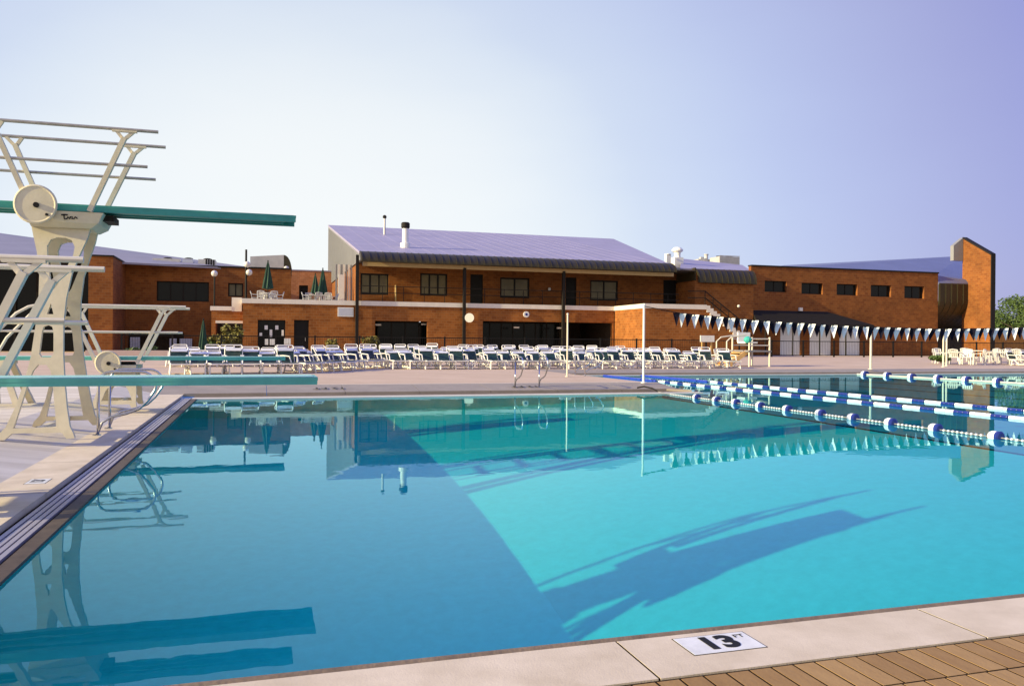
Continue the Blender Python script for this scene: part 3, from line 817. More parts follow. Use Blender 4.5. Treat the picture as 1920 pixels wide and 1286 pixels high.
while x < 26.5 and k < 98:
    z = rope_z(x + .1); w = .205 if k % 2 == 0 else .20
    h = .40 if k % 2 == 0 else .41
    sw = random.uniform(-.05, .05); tw = random.uniform(.02, .085)
    v = [(x, 20.9 + tw, z), (x + w, 20.9 - tw, rope_z(x + w)), (x + w / 2 + sw, 20.9 + random.uniform(-.08, .08), z - h), (x + w / 2, 20.9 + .012, z - h * .4)]
    mb = MB(); mb.add(v, [(0, 1, 3), (1, 2, 3), (2, 0, 3)])
    mb.build('pennant', M_flag_w if k % 2 else M_flag_d, t)
    x += w * .97; k += 1

# ================================================================== POOL HOUSE (two storeys, metal roof)
BZ = DZ + 0.12                     # ground level at the buildings
YF = 62.0                          # front wall of the lower storey
YB = YF - 5.6                      # front of the stair block
YU = YF + 3.2                      # upper storey wall behind the balcony
YE = YF - 0.6                      # eave
def X0(px): return PX(px, YF)
def XU(px): return PX(px, YU)
t = thing('pool_house', 'long two storey brick pool house with a lilac metal roof and curved dark eave', 'building', (18, YF, BZ))
zc = PZ(800, 567, YF)              # top of the pale coping over the lower storey
zcb = zc - 0.34
xl, xm = X0(455), X0(1152)
# lower wall with its openings
def zz(py, px=800): return PZ(px, py, YF)
door_w = (X0(483), X0(535), BZ, zz(600, 510)); door_s = (X0(551), X0(579), BZ, zz(600, 565))
op1 = (X0(703), X0(801), BZ, zz(602, 750)); op2 = (X0(905), X0(1148), BZ, zz(603, 980))
mb = MB(); mb.wall(xl, xm, BZ - .3, zcb, YF, YF + .35, [door_w, door_s, op1, op2])
mb.wall(YF + .35, 86, BZ - .3, zcb, xl, xl + .35, axis='y')
mb.build('wall', brick, t)
mb = MB(); mb.box(xl - .08, xm, YF - .08, YF + .5, zcb, zc); mb.box(xl - .08, xl + .45, YF + .5, 80, zcb, zc)
mb.build('coping', M_coping, t)
mb = MB(); mb.box(xl + .36, 41, YF + .36, 88, zcb - .3, zcb + .1); mb.box(xm + .31, PX(1322, YB), YB + .36, YF + .355, zcb - .3, zcb + .1)
mb.build('terrace', M_deck_pale, t)
mb = MB()                           # rooms behind the openings
mb.box(X0(690), X0(815), YF + 6.5, YF + 6.7, BZ, zcb - .8); mb.box(X0(895), xm + 1, YF + 7.5, YF + 7.7, BZ, zcb - .8)
mb.box(X0(690), X0(690) + .2, YF + .4, YF + 6.5, BZ, zcb - .8); mb.box(X0(818), X0(818) + .2, YF + .4, YF + 6.5, BZ, zcb - .8)
mb.box(X0(893), X0(893) + .2, YF + .4, YF + 7.5, BZ, zcb - .8)
mb.box(X0(1068), X0(1068) + .25, YF + 1.2, YF + 7.5, BZ, zcb - .8)
mb.box(xm + .02, xm + .2, YF + .36, YF + 7.5, BZ, zcb - .8)
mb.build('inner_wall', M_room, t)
def pane_set(par, name, h, y, n, mf, mg, fw=.07, depth=.10):
    """a framed window filling hole h, n lights"""
    a, b_, c, e = h
    f = MB(); f.box(a, b_, y, y + depth, c, c + fw); f.box(a, b_, y, y + depth, e - fw, e)
    for i in range(n + 1):
        x = a + (b_ - a - fw) * i / n
        f.box(x, x + fw, y + .003, y + depth - .003, c + fw, e - fw)
    fr = f.build(name, mf, par)
    for i in range(n):
        x = a + (b_ - a - fw) * i / n + fw; x2 = a + (b_ - a - fw) * (i + 1) / n
        q = MB(); q.box(x, x2, y + depth * .5, y + depth * .5 + .02, c + fw, e - fw); q.build('pane', mg, fr)
    return fr
pane_set(t, 'glazed_entrance', door_w, YF + .18, 3, M_dark, M_glass)
for (px, py, w, h) in ((499, 614, .22, .30), (519, 614, .22, .30), (508, 625, .18, .55), (489, 627, .18, .24), (530, 624, .15, .42)):
    x, z = P(px, py, YF + .15); q = MB(); q.box(x - w / 2, x + w / 2, YF + .15, YF + .165, z - h / 2, z + h / 2); q.build('paper_notice', M_sign_white, t)
q = MB(); q.box(door_s[0], door_s[1], YF + .2, YF + .26, BZ, door_s[3])
dr = q.build('door', M_black, t)
q = MB(); q.bar((door_s[1] - .25, YF + .14, BZ + .95), (door_s[1] - .25, YF + .14, BZ + 1.2), .04, .04); q.build('handle', M_steel, dr)
# glazed screens set back in the wide openings
pane_set(t, 'window_wall', (X0(712), X0(818), BZ, op1[3] - .02), YF + 1.4, 4, M_dark, M_glass, .08)
pane_set(t, 'window_wall', (X0(910), X0(1066), BZ, op2[3] - .02), YF + 2.4, 7, M_dark, M_glass, .08)
for px, py in ((709, 609), (795, 608), (968, 614), (1049, 615)):        # small lamps that light the openings
    x, z = P(px, py, YF + .9); q = MB(); q.box(x - .22, x + .22, YF + .8, YF + 1.0, z - .06, z + .06); q.build('ceiling_light', M_globe, t)
# upper storey
xu0, xu1 = XU(668), XU(1272)
zu = PZ(900, 488, YE) - .2          # soffit level
def zU(py, px): return PZ(px, py, YU)
wins = [((675, 728, 512, 552), 3, M_blind), ((787, 838, 512, 554), 3, M_blind), ((937, 992, 520, 558), 2, M_blind), ((1106, 1158, 525, 563), 2, M_blind)]
doors = [(881, 905, 514), (1060, 1080, 520), (1243, 1268, 525)]
holes = []
for (a, b_, c, e), n, mg in wins: holes.append((XU(a), XU(b_), zU(e, a), zU(c, a)))
dh = []
for a, b_, c in doors: dh.append((XU(a), XU(b_), zcb - .45, zU(c, a)))
mb = MB(); mb.wall(xu0, xu1, zcb - .45, zu, YU, YU + .3, holes + dh)
mb.wall(YU + .3, 88, zcb - .45, zu - .1, xu0, xu0 + .3, axis='y')
mb.build('upper_wall', brick_dimmed, t)
for h, (_, n, mg) in zip(holes, wins): pane_set(t, 'window', h, YU + .08, n, M_dark, mg, .13)
for h in dh:
    q = MB(); q.box(h[0], h[1], YU + .12, YU + .17, h[2], h[3]); q.build('balcony_door', M_black, t)
x, z = P(1030, 542, YU - .12); q = MB(); q.ball((x, YU - .12, z), .14, 10, 8); q.build('wall_lamp', M_globe, t)
x, z = P(742, 535, YU - .06); q = MB(); q.tube([(x, YU - .06, zcb), (x, YU - .06, z)], .07, 8); q.build('downpipe', M_tan, t)
# soffit, tan beam, columns
zb0, zb1 = PZ(700, 499, YE + .3), PZ(700, 491.5, YE + .3)
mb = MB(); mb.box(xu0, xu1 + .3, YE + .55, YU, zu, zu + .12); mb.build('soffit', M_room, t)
xe1 = PX(1266, YE)
mb = MB(); mb.box(xu0 + .05, xe1 - .02, YE + .3, YE + .5, zb0, zb1); mb.build('beam', M_tan, t)
for px in (669, 870, 1056):
    x = PX(px, YF - .25)
    q = MB(); q.box(x - .11, x + .11, YF - .36, YF - .12, BZ, zb0 + .1 if px > 700 else zb1 + .5); q.build('column', M_dark, t)
    q = MB(); q.box(x - .17, x + .17, YF - .42, YF - .085, BZ, BZ + .25); q.build('column_base', M_dark, t)
# balcony rail
mb = MB(); zr = PZ(800, 539, YF + .2)
for z in (zr, zr - .5): mb.bar((xu0, YF + .2, z), (xm + 6, YF + .2, z), .05, .05)
x = xu0
while x < xm + 6:
    mb.bar((x, YF + .2, zc - .02), (x, YF + .2, zr), .04, .04, up=(1, 0, 0)); x += 1.6
mb.build('balcony_rail', M_dark, t)
# curved metal eave with standing seams
zt_ = PZ(668, 467, YE - .2)          # top of the eave
zbm = zb1 + .02
Hh = zt_ - zbm
prof = [(YE + 1.2 - 1.45 * math.sin(math.radians(a)) * 1.0, zbm + Hh * math.cos(math.radians(a))) for a in range(0, 91, 10)]
def sweep(mb, prof, x0, x1, back=.12):
    n = len(prof); v = []
    for x in (x0, x1):
        v += [(x, y, z) for y, z in prof] + [(x, y + back, z - back * .3) for y, z in reversed(prof)]
    m = 2 * n; f = [(i, (i + 1) % m, m + (i + 1) % m, m + i) for i in range(m)]
    f += [tuple(range(m - 1, -1, -1)), tuple(range(m, 2 * m))]
    mb.add(v, f)
def eave_panel(mb, prof, x0, x1, pitch=.55):
    sweep(mb, prof, x0, x1)
    x = x0 + .05
    while x < x1:
        sweep(mb, [(y - .05, z + .015) for y, z in prof], x, x + .05, .04); x += pitch
xr0 = xu0 - .12
mb = MB(); eave_panel(mb, prof, xr0, xe1); mb.build('eave', M_eave, t)
# roof: one long slope up to the ridge at the back, cut away at its right end
yl, zl = A(615, 422, xr0)
xrr, zrr = P(1150, 450, yl)
ytop = YE + 1.2
def roof_pt(x, s):                    # s 0 at the eave, 1 at the ridge
    return (x, ytop + (yl - ytop) * s, zt_ + (zl - zt_) * s)
mb = MB()
R0, R1 = Vector(roof_pt(xr0, 0)), Vector(roof_pt(xr0, 1))
R2 = Vector((xrr, yl, zl)); R3 = Vector(roof_pt(xe1, 0))
up = Vector((0, 0, .14))
mb.add([R0, R3, R2, R1, R0 + up * .0 - Vector((0, 0, .2)), R3 - Vector((0, 0, .2)), R2 - Vector((0, 0, .2)), R1 - Vector((0, 0, .2))],
       [(0, 1, 2, 3), (7, 6, 5, 4), (0, 4, 5, 1), (1, 5, 6, 2), (2, 6, 7, 3), (3, 7, 4, 0)])
x = xr0 + .5
while x < xe1:
    a, b_ = Vector(roof_pt(x, 0)), Vector(roof_pt(x, 1)); mb.bar(a, b_, .04, .02); x += 1.3
rf = mb.build('roof', M_roof, t)
# pale end wall of the roof void
mb = MB(); y0_, y1_ = YE + .9, yl - .2
v = []
for xx in (xr0 + .02, xr0 + .22):
    v += [(xx, y0_, zu - .02), (xx, y1_, zu - .02), (xx, y1_, zl - .25), (xx, y0_ + .3, zt_ - .25)]
mb.add(v, [(0, 1, 2, 3), (7, 6, 5, 4), (0, 4, 5, 1), (1, 5, 6, 2), (2, 6, 7, 3), (3, 7, 4, 0)])
y = y0_ + .6
while y < y1_:
    s = (y - ytop) / (yl - ytop); mb.box(xr0 - .02, xr0 + .018, y, y + .05, zu, zt_ + (zl - zt_) * max(0, s) - .3); y += .9
mb.build('gable_siding', M_siding, t)
# stair block on the right: brick box in front of the main wall, stair running down to the right
xb0 = xm
xbe = PX(1324, YB); zs0 = zc; xse, zse = P(1398, 634, YB)
mb = MB()
pts = [(xb0, BZ - .3), (xse, BZ - .3), (xse, zse - .3), (xbe, zcb), (xb0, zcb)]
mb.plate([pts], lambda a, b_, s: (a, YB + .3 * s, b_), .3)
mb.build('stair_wall', brick, t)
mb = MB(); mb.wall(YB + .302, YF - .085, BZ - .3, zcb, xb0, xb0 + .3, axis='y'); mb.build('side_wall', brick, t)
mb = MB(); mb.box(xb0 - .08, xbe, YB - .08, YB + .42, zcb, zc + .01); mb.box(xb0 - .08, xb0 + .42, YB + .42, YF - .085, zcb, zc + .01)
n = 12                                # stepped pale capping down the stair
for i in range(n):
    a = xbe + (xse - xbe) * i / n; b_ = xbe + (xse - xbe) * (i + 1) / n
    z1 = zc + (zse - zc) * (i + .2) / n
    mb.box(a, b_ + .002, YB - .08, YB + .42, z1 - .52, z1)
mb.build('stair_coping', M_coping, t)
mb = MB()
for i in range(18):
    a = xbe + (xse - xbe) * i / 18; mb.box(a, a + .42, YB + .45, YF - 2.6, BZ, zcb - .45 - (zcb - .6 - BZ) * (i + 1) / 18)
mb.build('stair_flight', M_deck_pale, t)
mb = MB()
ra = P(1290, 546, YF - .3); rb = P(1322, 546, YF - .3); rc = P(1410, 618, YF - .3)
for dz in (0, -.55):
    mb.bar((ra[0], YF - .3, ra[1] + dz), (rb[0], YF - .3, rb[1] + dz), .06, .06); mb.bar((rb[0], YF - .3, rb[1] + dz), (rc[0], YF - .3, rc[1] + dz), .07, .07)
for k in range(7):
    q = k / 6; x = rb[0] + (rc[0] - rb[0]) * q; z = rb[1] + (rc[1] - rb[1]) * q
    mb.bar((x, YF - .3, z - 1.1), (x, YF - .3, z), .05, .05, up=(1, 0, 0))
mb.build('stair_rail', M_dark, t)
# the tall bay at the head of the stair, with its own short curved eave and roof
yb_ = YF
xk0 = PX(1302, yb_); xk1 = PX(1412, yb_)
zk = PZ(1302, 503, yb_)
mb = MB(); mb.wall(xk0, xk1, BZ, zk - .1, yb_, yb_ + .3); mb.wall(yb_ + .302, YU + 1, zcb - .45, zk - .1, xk0, xk0 + .3, axis='y')
mb.build('bay_wall', brick, t)
zkb = PZ(1350, 531, yb_ - .3)
Hk = zk - zkb
prk = [(yb_ + .35 - .85 * math.sin(math.radians(a)), zkb + Hk * math.cos(math.radians(a))) for a in range(0, 91, 10)]
mb = MB(); eave_panel(mb, prk, xk0 + .1, xk1 + .02); mb.build('bay_eave', M_eave, t)
q = MB(); q.box(xk0 - .025, xk0 + .1, yb_ - .02, YU + .7, PZ(1302, 526, yb_), zk + .05); q.build('bay_cheek', M_eave, t)
ya = 74
mb = MB(); a0 = P(1278, 485, ya); a1 = P(1392, 497, ya)
A0 = Vector((xk0 - 1.2, yb_ + .4, zk + .02)); A1 = Vector((xk1, yb_ + .4, zk + .02)); A2 = Vector((a1[0], ya, a1[1])); A3 = Vector((a0[0], ya, a0[1])); dn = Vector((0, 0, .2))
mb.add([A0, A1, A2, A3, A0 - dn, A1 - dn, A2 - dn, A3 - dn], [(0, 1, 2, 3), (7, 6, 5, 4), (0, 4, 5, 1), (1, 5, 6, 2), (2, 6, 7, 3), (3, 7, 4, 0)])
mb.build('bay_roof', M_roof, t)
x, z = P(1385, 574, yb_ - .15); q = MB(); q.ball((x, yb_ - .14, z), .13, 10, 8); q.build('wall_lamp', M_globe, t)
# low left annex with a pale lintel over a dark opening
ya_ = YF + 1.2
xa0, xa1 = PX(396, ya_), xl - .005
zt0 = PZ(420, 574.5, ya_); zlin = PZ(420, 606, ya_)
mb = MB(); mb.wall(xa0, xa1, BZ - .3, zt0 - .3, ya_, ya_ + .3, [(PX(404, ya_), xa1 + 1, BZ - .3, zlin)])
mb.wall(ya_ + .302, 80, BZ - .3, zt0 - .3, xa0, xa0 + .3, axis='y')
mb.build('annex_wall', brick, t)
mb = MB(); mb.box(xa0 - .08, PX(434, ya_), ya_ - .08, ya_ + .4, zt0 - .3, zt0); mb.box(xa0 - .08, xa0 + .4, ya_ + .4, 80, zt0 - .3, zt0)
mb.box(PX(434, ya_), xa1 - .1, ya_ - .06, ya_ + .4, zt0 - .35, PZ(445, 558, ya_))
mb.box(PX(404, ya_), xa1, ya_ - .06, ya_ + .2, zlin, zlin + .18)
mb.build('annex_coping', M_coping, t)
mb = MB(); mb.box(PX(400, ya_ + 2.5), xa1, ya_ + 2.5, ya_ + 2.6, BZ, zlin + .3); mb.build('annex_door', M_room, t)

def plain(mb, name, m, label, cat, group=None): return tag(mb.build(name, m), label, cat, group)
def roof_y(px, py):                    # where the photo's ray meets the main roof plane
    n = (R3 - R0).cross(R1 - R0); d = ray(px, py); o = Vector((0, 0, CAM_Z)); k = (R0 - o).dot(n) / d.dot(n); return o + d * k
v1 = roof_y(760, 464)
tt = thing('roof_stack', 'thick white vent stack with a dark cap on the lilac roof', 'vent', tuple(v1))
hgt = (464 - 417) * (v1.length) / CAM_F
q = MB(); q.lathe(tuple(v1 - Vector((0, 0, .2))), [(.42, 0), (.42, .55), (.27, .60), (.26, hgt - .35)], 14); q.build('pipe', M_white, tt)
q = MB(); q.lathe(tuple(v1 + Vector((0, 0, hgt - .55))), [(.30, 0), (.36, .1), (.36, .42), (.28, .5)], 14); q.build('cap', M_dark, tt)
v2 = roof_y(721, 440)
tt = thing('roof_vent_pipe', 'slim grey vent pipe on the lilac roof left of the white stack', 'vent', tuple(v2))
q = MB(); q.tube([v2 - Vector((0, 0, .2)), v2 + Vector((0, 0, 1.6))], .11, 10); q.build('pipe', M_galv, tt)
q = MB(); q.ball(tuple(v2 + Vector((0, 0, 1.75))), .2, 10, 6); q.build('cap', M_dark, tt)
xf, zf = P(1270, 492, 68)
tt = thing('exhaust_fan', 'white mushroom exhaust fan standing where the lilac roof ends', 'fan', (xf, 68, zf))
s_ = 68.0 / CAM_F * 1.06
q = MB(); q.box(xf - 10 * s_, xf + 9 * s_, 67.6, 68.4, zf - .6, zf + 9 * s_); q.build('base', M_white, tt)
q = MB(); q.lathe((xf, 68, zf), [(7 * s_, 8 * s_), (6 * s_, 14 * s_), (6.5 * s_, 19 * s_), (11 * s_, 22 * s_), (11 * s_, 25 * s_), (7 * s_, 29 * s_), (1 * s_, 30 * s_)], 16); q.build('hood', M_white, tt)
xf2, zf2 = P(1252, 490, 67.2); q = MB(); q.box(xf2 - .22, xf2 + .22, 67, 67.4, zf2 - .5, zf2 + .62); q.lathe((xf2, 67.2, zf2 + .6), [(.3, 0), (.3, .06), (.1, .1)], 10); plain(q, 'roof_cowl', M_white, 'small white square cowl beside the mushroom exhaust fan', 'vent')
xa, za = P(1340, 494, 78)
tt = thing('rooftop_unit', 'long galvanised air conditioning unit with two top fans beyond the bay roof', 'air conditioner', (xa + 1.2, 78, za))
w0, w1 = PX(1340, 78, 485), PX(1377, 78, 485); z0_, z1_ = za - .5, PZ(1358, 483, 78)
q = MB(); q.box(w0, w1, 77, 79, z0_, z1_); 
for i in range(6): q.box(w0 - .02, w1 + .02, 76.97, 76.999, z0_ + .2 + i * .2, z0_ + .28 + i * .2)
q.build('casing', M_galv, tt)
for k in (.25, .72):
    q = MB(); q.lathe((w0 + (w1 - w0) * k, 78, z1_), [(.38, 0), (.38, .14), (.1, .17)], 12); q.build('fan', M_dark, tt)
xa, za = P(1318, 493, 80); q = MB(); q.box(xa - .9, xa + .9, 79.4, 80.6, za - .4, za + .35); q.box(xa - .5, xa - .1, 79.6, 80, za + .35, za + .6); q.lathe((xa + .4, 80, za + .35), [(.2, 0), (.2, .5), (.26, .55), (.26, .62)], 10)
plain(q, 'rooftop_unit', M_galv, 'low pale rooftop unit between the mushroom fan and the two fan unit', 'air conditioner')
# things fixed to the front wall
x, z = P(648, 585, YF - .05)
tt = thing('wall_sign', 'pale lilac rectangular sign fixed high on the brick wall by the dark column', 'sign', (x, YF, z))
w, h = 27 * 66 / CAM_F / 2, 16 * 66 / CAM_F / 2
q = MB(); q.box(x - w, x + w, YF - .07, YF - .01, z - h, z + h); q.build('panel', M_sign_white, tt)
q = MB(); q.box(x - w * .88, x + w * .88, YF - .076, YF - .072, z - h * .8, z + h * .8); q.build('face', M_sign_grey, tt)
q = MB()
x, z = P(881, 596, YF - .5)
tt = thing('floodlight', 'round white floodlight on a bracket beside the dark middle column', 'light', (x, YF - .3, z))
q.tube([(x - .1, YF - .75, z), (x, YF - .45, z), (x + .05, YF - .25, z)], [.36, .33, .12], 14); q.build('bowl', M_globe, tt)
q = MB(); q.bar((x, YF - .3, z), (x - .5, YF - .05, z + .05), .1, .1); q.build('bracket', M_dark, tt)
x, z = P(987, 589.5, YF - .1)
tt = thing('wall_clock', 'small round white clock with a dark centre on the brick above the wide opening', 'clock', (x, YF, z))
q = MB(); q.disc((x, YF - .06, z), (0, 1, 0), .24, .1, 20); q.build('face', M_white, tt)
q = MB(); q.disc((x, YF - .125, z), (0, 1, 0), .11, .02, 14); q.build('centre', M_buoy_b, tt)

# ================================================================== RIGHT WING
t = thing('sports_wing', 'windowed brick wing on the right with a blue roof and a tall sloped fin wall', 'building', (50, YF + .4, BZ))
yw = YF + .4
xw0, xw1 = xk1 + .01, PX(1758, yw)
zw0, zw1 = PZ(1415, 497.5, yw), PZ(1758, 515, yw); ztw = (zw0 + zw1) / 2
hs = []
for a, b_, c, e in ((1433, 1474, 526, 547), (1502, 1542, 530, 551), (1568, 1607, 532, 553), (1632, 1670, 534, 556), (1695, 1732, 536, 559)):
    hs.append((PX(a, yw), PX(b_, yw), PZ(a, e, yw), PZ(a, c, yw)))
bays = []
for a, b_ in ((1463, 1501), (1518, 1559), (1574, 1613)): bays.append((PX(a, yw), PX(b_, yw), BZ - .3, PZ(1540, 612, yw)))
mb = MB(); mb.wall(xw0, xw1, BZ - .3, ztw, yw, yw + .4, hs + bays); mb.wall(yw + .402, yw + 20, BZ - .3, ztw, xw1 - .4, xw1, axis='y')
mb.build('wall', brick_dimmed, t)
mb = MB(); mb.box(xw0, xw1 + .06, yw - .07, yw + .5, ztw, ztw + .13); mb.build('roof_edge', M_dark, t)
for h in hs: pane_set(t, 'window', h, yw + .25, 2, M_dark, M_glass, .08)
for i, h in enumerate(bays):
    q = MB(); q.box(h[0], h[1], yw + .1, yw + .18, BZ, h[3])
    for k in range(1, 9): q.box(h[0], h[1], yw + .085, yw + .099, BZ + (h[3] - BZ) * k / 9, BZ + (h[3] - BZ) * k / 9 + .03)
    q.build('roller_door', M_door_white, t)
xc0, xc1 = xw0 + .05, PX(1641, yw - 1.2)
zcb_ = PZ(1560, 613, yw - 1.1)
mb = MB(); zct = PZ(1480, 583, yw); xch = PX(1550, yw)
v = [(xc0, yw - 1.1, zcb_), (xc1, yw - 1.1, zcb_), (xc1, yw - .003, zcb_), (xc0, yw - .003, zcb_),
     (xc0, yw - 1.1, zcb_ + .22), (xc1, yw - 1.1, zcb_ + .22), (xc1, yw - .003, zcb_ + .3), (xc0, yw - .003, zct), (xch, yw - .003, zct)]
mb.add(v, [(0, 3, 2, 1), (0, 1, 5, 4), (1, 2, 6, 5), (4, 5, 8, 7), (5, 6, 8), (0, 4, 7, 3), (3, 7, 8, 6, 2)])
mb.build('canopy', M_dark, t)
for k in range(5):
    x = xc0 + .8 + (xc1 - xc0 - 1) * k / 4; q = MB(); q.tube([(x, yw - .95, BZ - .1), (x, yw - .95, zcb_)], .06, 8); q.build('canopy_post', M_dark, t)
x, z = P(1501, 580, yw - .1); q = MB(); q.box(x - .17, x + .17, yw - .2, yw - .01, z - .15, z + .15); q.build('wall_lamp', M_globe, t)
# blue roof behind the parapet, low at the left and right front, high at the back right
ye_ = YF - .6
rA = Vector((PX(1758, yw), yw - .1, PZ(1758, 531, yw))); rB = Vector((PX(1850, yw), yw - .1, PZ(1850, 531, yw)))
rC = Vector((PX(1806, 74, 480), 74, PZ(1806, 480, 74))); rD = Vector((PX(1470, 74, 495), 74, PZ(1470, 497.5, 74)))
rE = Vector((xw0 + 2, yw + .5, ztw - .1)); rF = Vector((xw1, yw + .5, ztw - .1))
mb = MB(); dn = Vector((0, 0, .15))
def solid_poly(mb, pts):
    n = len(pts); c = sum(pts, Vector()) / n
    mb.add(pts + [p - dn for p in pts], [tuple(range(n)), tuple(range(2 * n - 1, n - 1, -1))] + [(i, i + n, (i + 1) % n + n, (i + 1) % n) for i in range(n)])
solid_poly(mb, [rE, rF, rC, rD]); solid_poly(mb, [rF, rA, rB, rC])
mb.build('roof', M_roof_blue, t)
zv = rA.z; zvb = PZ(1800, 614, yw)
# bay front: upright metal that rolls back under at its foot
pr = []
for k in range(15):
    s = k / 14; q = max(0, (s - .35) / .65); pr.append((yw - .12 + 2.6 * q ** 2.2, zv - (zv - zvb) * s))
xv0, xv1 = xw1 + .02, PX(1852, yw)
mb = MB(); eave_panel(mb, pr, xv0, xv1 - .01, .7); mb.build('barrel_front', M_eave, t)
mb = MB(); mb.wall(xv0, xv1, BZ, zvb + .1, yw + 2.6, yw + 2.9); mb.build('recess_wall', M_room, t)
# fin wall, its lit face towards the left, top sloping down to the front
yfr = ye_ - 1.6
xf0 = PX(1857, yfr, 520)
yb2, zb2 = A(1805, 446, xf0); yf2, zf2 = A(1858, 477, xf0)
mb = MB(); v = []
for xx in (xf0, xf0 + .45): v += [(xx, yf2, BZ - .3), (xx, yb2, BZ - .3), (xx, yb2, zb2), (xx, yf2, zf2)]
mb.add(v, [(0, 1, 2, 3), (7, 6, 5, 4), (0, 4, 5, 1), (1, 5, 6, 2), (2, 6, 7, 3), (3, 7, 4, 0)])
mb.build('fin_wall', brick_dimmed, t)
mb = MB(); a, b_ = Vector((xf0 + .22, yf2 - .03, zf2)), Vector((xf0 + .22, yb2, zb2)); mb.bar(a, b_, .56, .14); mb.box(xf0 - .02, xf0 + .47, yf2 - .09, yf2 - .004, BZ, zf2 + .02); mb.build('fin_flashing', M_dark, t)
mb = MB(); g0 = PX(1785, yb2 + .1, 470); gz0 = PZ(1785, 461, yb2 + .1)
v = []
for yy in (yb2 - .1, yb2 + .3): v += [(g0, yy, rC.z - 2), (xf0 - .03, yy, rC.z - 2), (xf0 - .03, yy, zb2), (g0, yy, gz0)]
mb.add(v, [(0, 1, 2, 3), (7, 6, 5, 4), (0, 4, 5, 1), (1, 5, 6, 2), (2, 6, 7, 3), (3, 7, 4, 0)])
mb.build('clerestory', M_siding, t)
# cedar board screen right of the fin
ysc = YF + 3
tt = thing('board_screen', 'sunlit orange cedar board screen right of the fin wall', 'screen', (PX(1890, ysc), ysc, BZ))
sx0, sx1 = PX(1862, ysc), PX(1990, ysc); sz = PZ(1890, 618, ysc)
for k in range(16):
    a = sx0 + (sx1 - sx0) * k / 16; q = MB(); q.box(a, a + (sx1 - sx0) / 16 - .03, ysc - .03, ysc + .03, BZ, sz + random.uniform(-.02, .02)); q.build('board', M_orange_boards, tt)
q = MB(); q.box(sx0, sx1, ysc + .035, ysc + .1, BZ + .4, BZ + .5); q.build('bearer', M_lightwood, tt)
q = MB(); q.box(sx0, sx1, ysc + .035, ysc + .1, sz - .5, sz - .4); q.build('bearer', M_lightwood, tt)

# ================================================================== LEFT WING
t = thing('activity_wing', 'brown brick wing behind the diving stands with a grey sloping roof', 'building', (-12, 72, BZ))
yq, yp = 72.0, 66.0
zq = PZ(420, 502, yq)
x1q = PX(545, yq)
hw1 = (PX(293, yq), PX(391, yq), PZ(340, 565, yq), PZ(340, 528, yq)); hw2 = (PX(427, yq), PX(455, yq), PZ(440, 556, yq), PZ(440, 531, yq))
hd = (PX(240, yq), PX(345, yq), BZ - .3, PZ(300, 625, yq))
mb = MB(); mb.wall(PX(214, yq), x1q, BZ - .3, zq, yq, yq + .4, [hw1, hw2, hd]); mb.wall(yq + .402, yq + 14, BZ - .3, zq, x1q - .4, x1q, axis='y')
mb.build('wall', brick_dimmed, t)
mb = MB(); mb.box(PX(214, yq), x1q + .05, yq - .06, yq + .5, zq, zq + .14); mb.build('roof_edge', M_dark, t)
pane_set(t, 'window', hw1, yq + .25, 4, M_dark, M_glass, .09); pane_set(t, 'window', hw2, yq + .25, 2, M_dark, M_blind, .09)
mb = MB(); mb.box(hd[0] - .5, hd[1] + .5, yq + 2, yq + 2.2, BZ, hd[3] + .3); mb.build('porch_back', M_room, t)
for a, b_, c in ((244, 262, 632), (318, 331, 634), (337, 360, 634)):
    q = MB(); q.box(PX(a, yq - .3), PX(b_, yq - .3), yq - .3, yq - .2, BZ, PZ(250, c, yq - .3)); q.build('pale_door', M_sign_grey, t)
xb1 = PX(211, yp); zq2 = PZ(190, 481, yp); xb_ = PX(165, yp)
mb = MB(); mb.wall(xb_, xb1, BZ - .3, zq2, yp, yp + .4); mb.wall(yp + .402, yq - .01, BZ - .3, zq2, xb1 - .4, xb1, axis='y'); mb.wall(yp + .402, yq + 4, BZ - .3, zq2, xb_, xb_ + .4, axis='y'); mb.build('stair_tower', brick_dimmed, t)
mb = MB(); mb.box(xb_ - .03, xb1 + .05, yp - .05, yq + .3, zq2, zq2 + .12); mb.build('tower_roof', M_dark, t)
mb = MB(); xg = PX(-120, yp + 3); mb.box(xg, xb_ + .6, yp + 5, yp + 5.3, BZ, zq2); mb.build('porch_shade_panel', M_glass, t)  # dark panel stands in for the shade under the overhang
for k in range(8):
    x = xg + (xb_ - xg) * k / 7.0; q = MB(); q.box(x, x + .15, yp + 4.8, yp + 4.99, BZ, zq2 - .01); q.build('panel_bar', M_dark, t)
mb = MB(); mb.box(xg, xb_ - .01, yp + 1, yp + 4.79, zq2 - .5, zq2 - .02); mb.build('porch_roof', M_dark, t)
# its roof
ra_ = Vector((PX(-150, 92), 92, PZ(-150, 417, 92))); rb_ = Vector((PX(462, 86), 86, PZ(462, 500, 86))); rc_ = Vector((PX(460, yq + .5), yq + .5, zq + .05)); rd_ = Vector((PX(-150, yp + 1), yp + 1, zq2 - .02))
mb = MB(); solid_poly(mb, [rd_, rc_, rb_, ra_]); mb.build('roof', M_roof_grey, t)
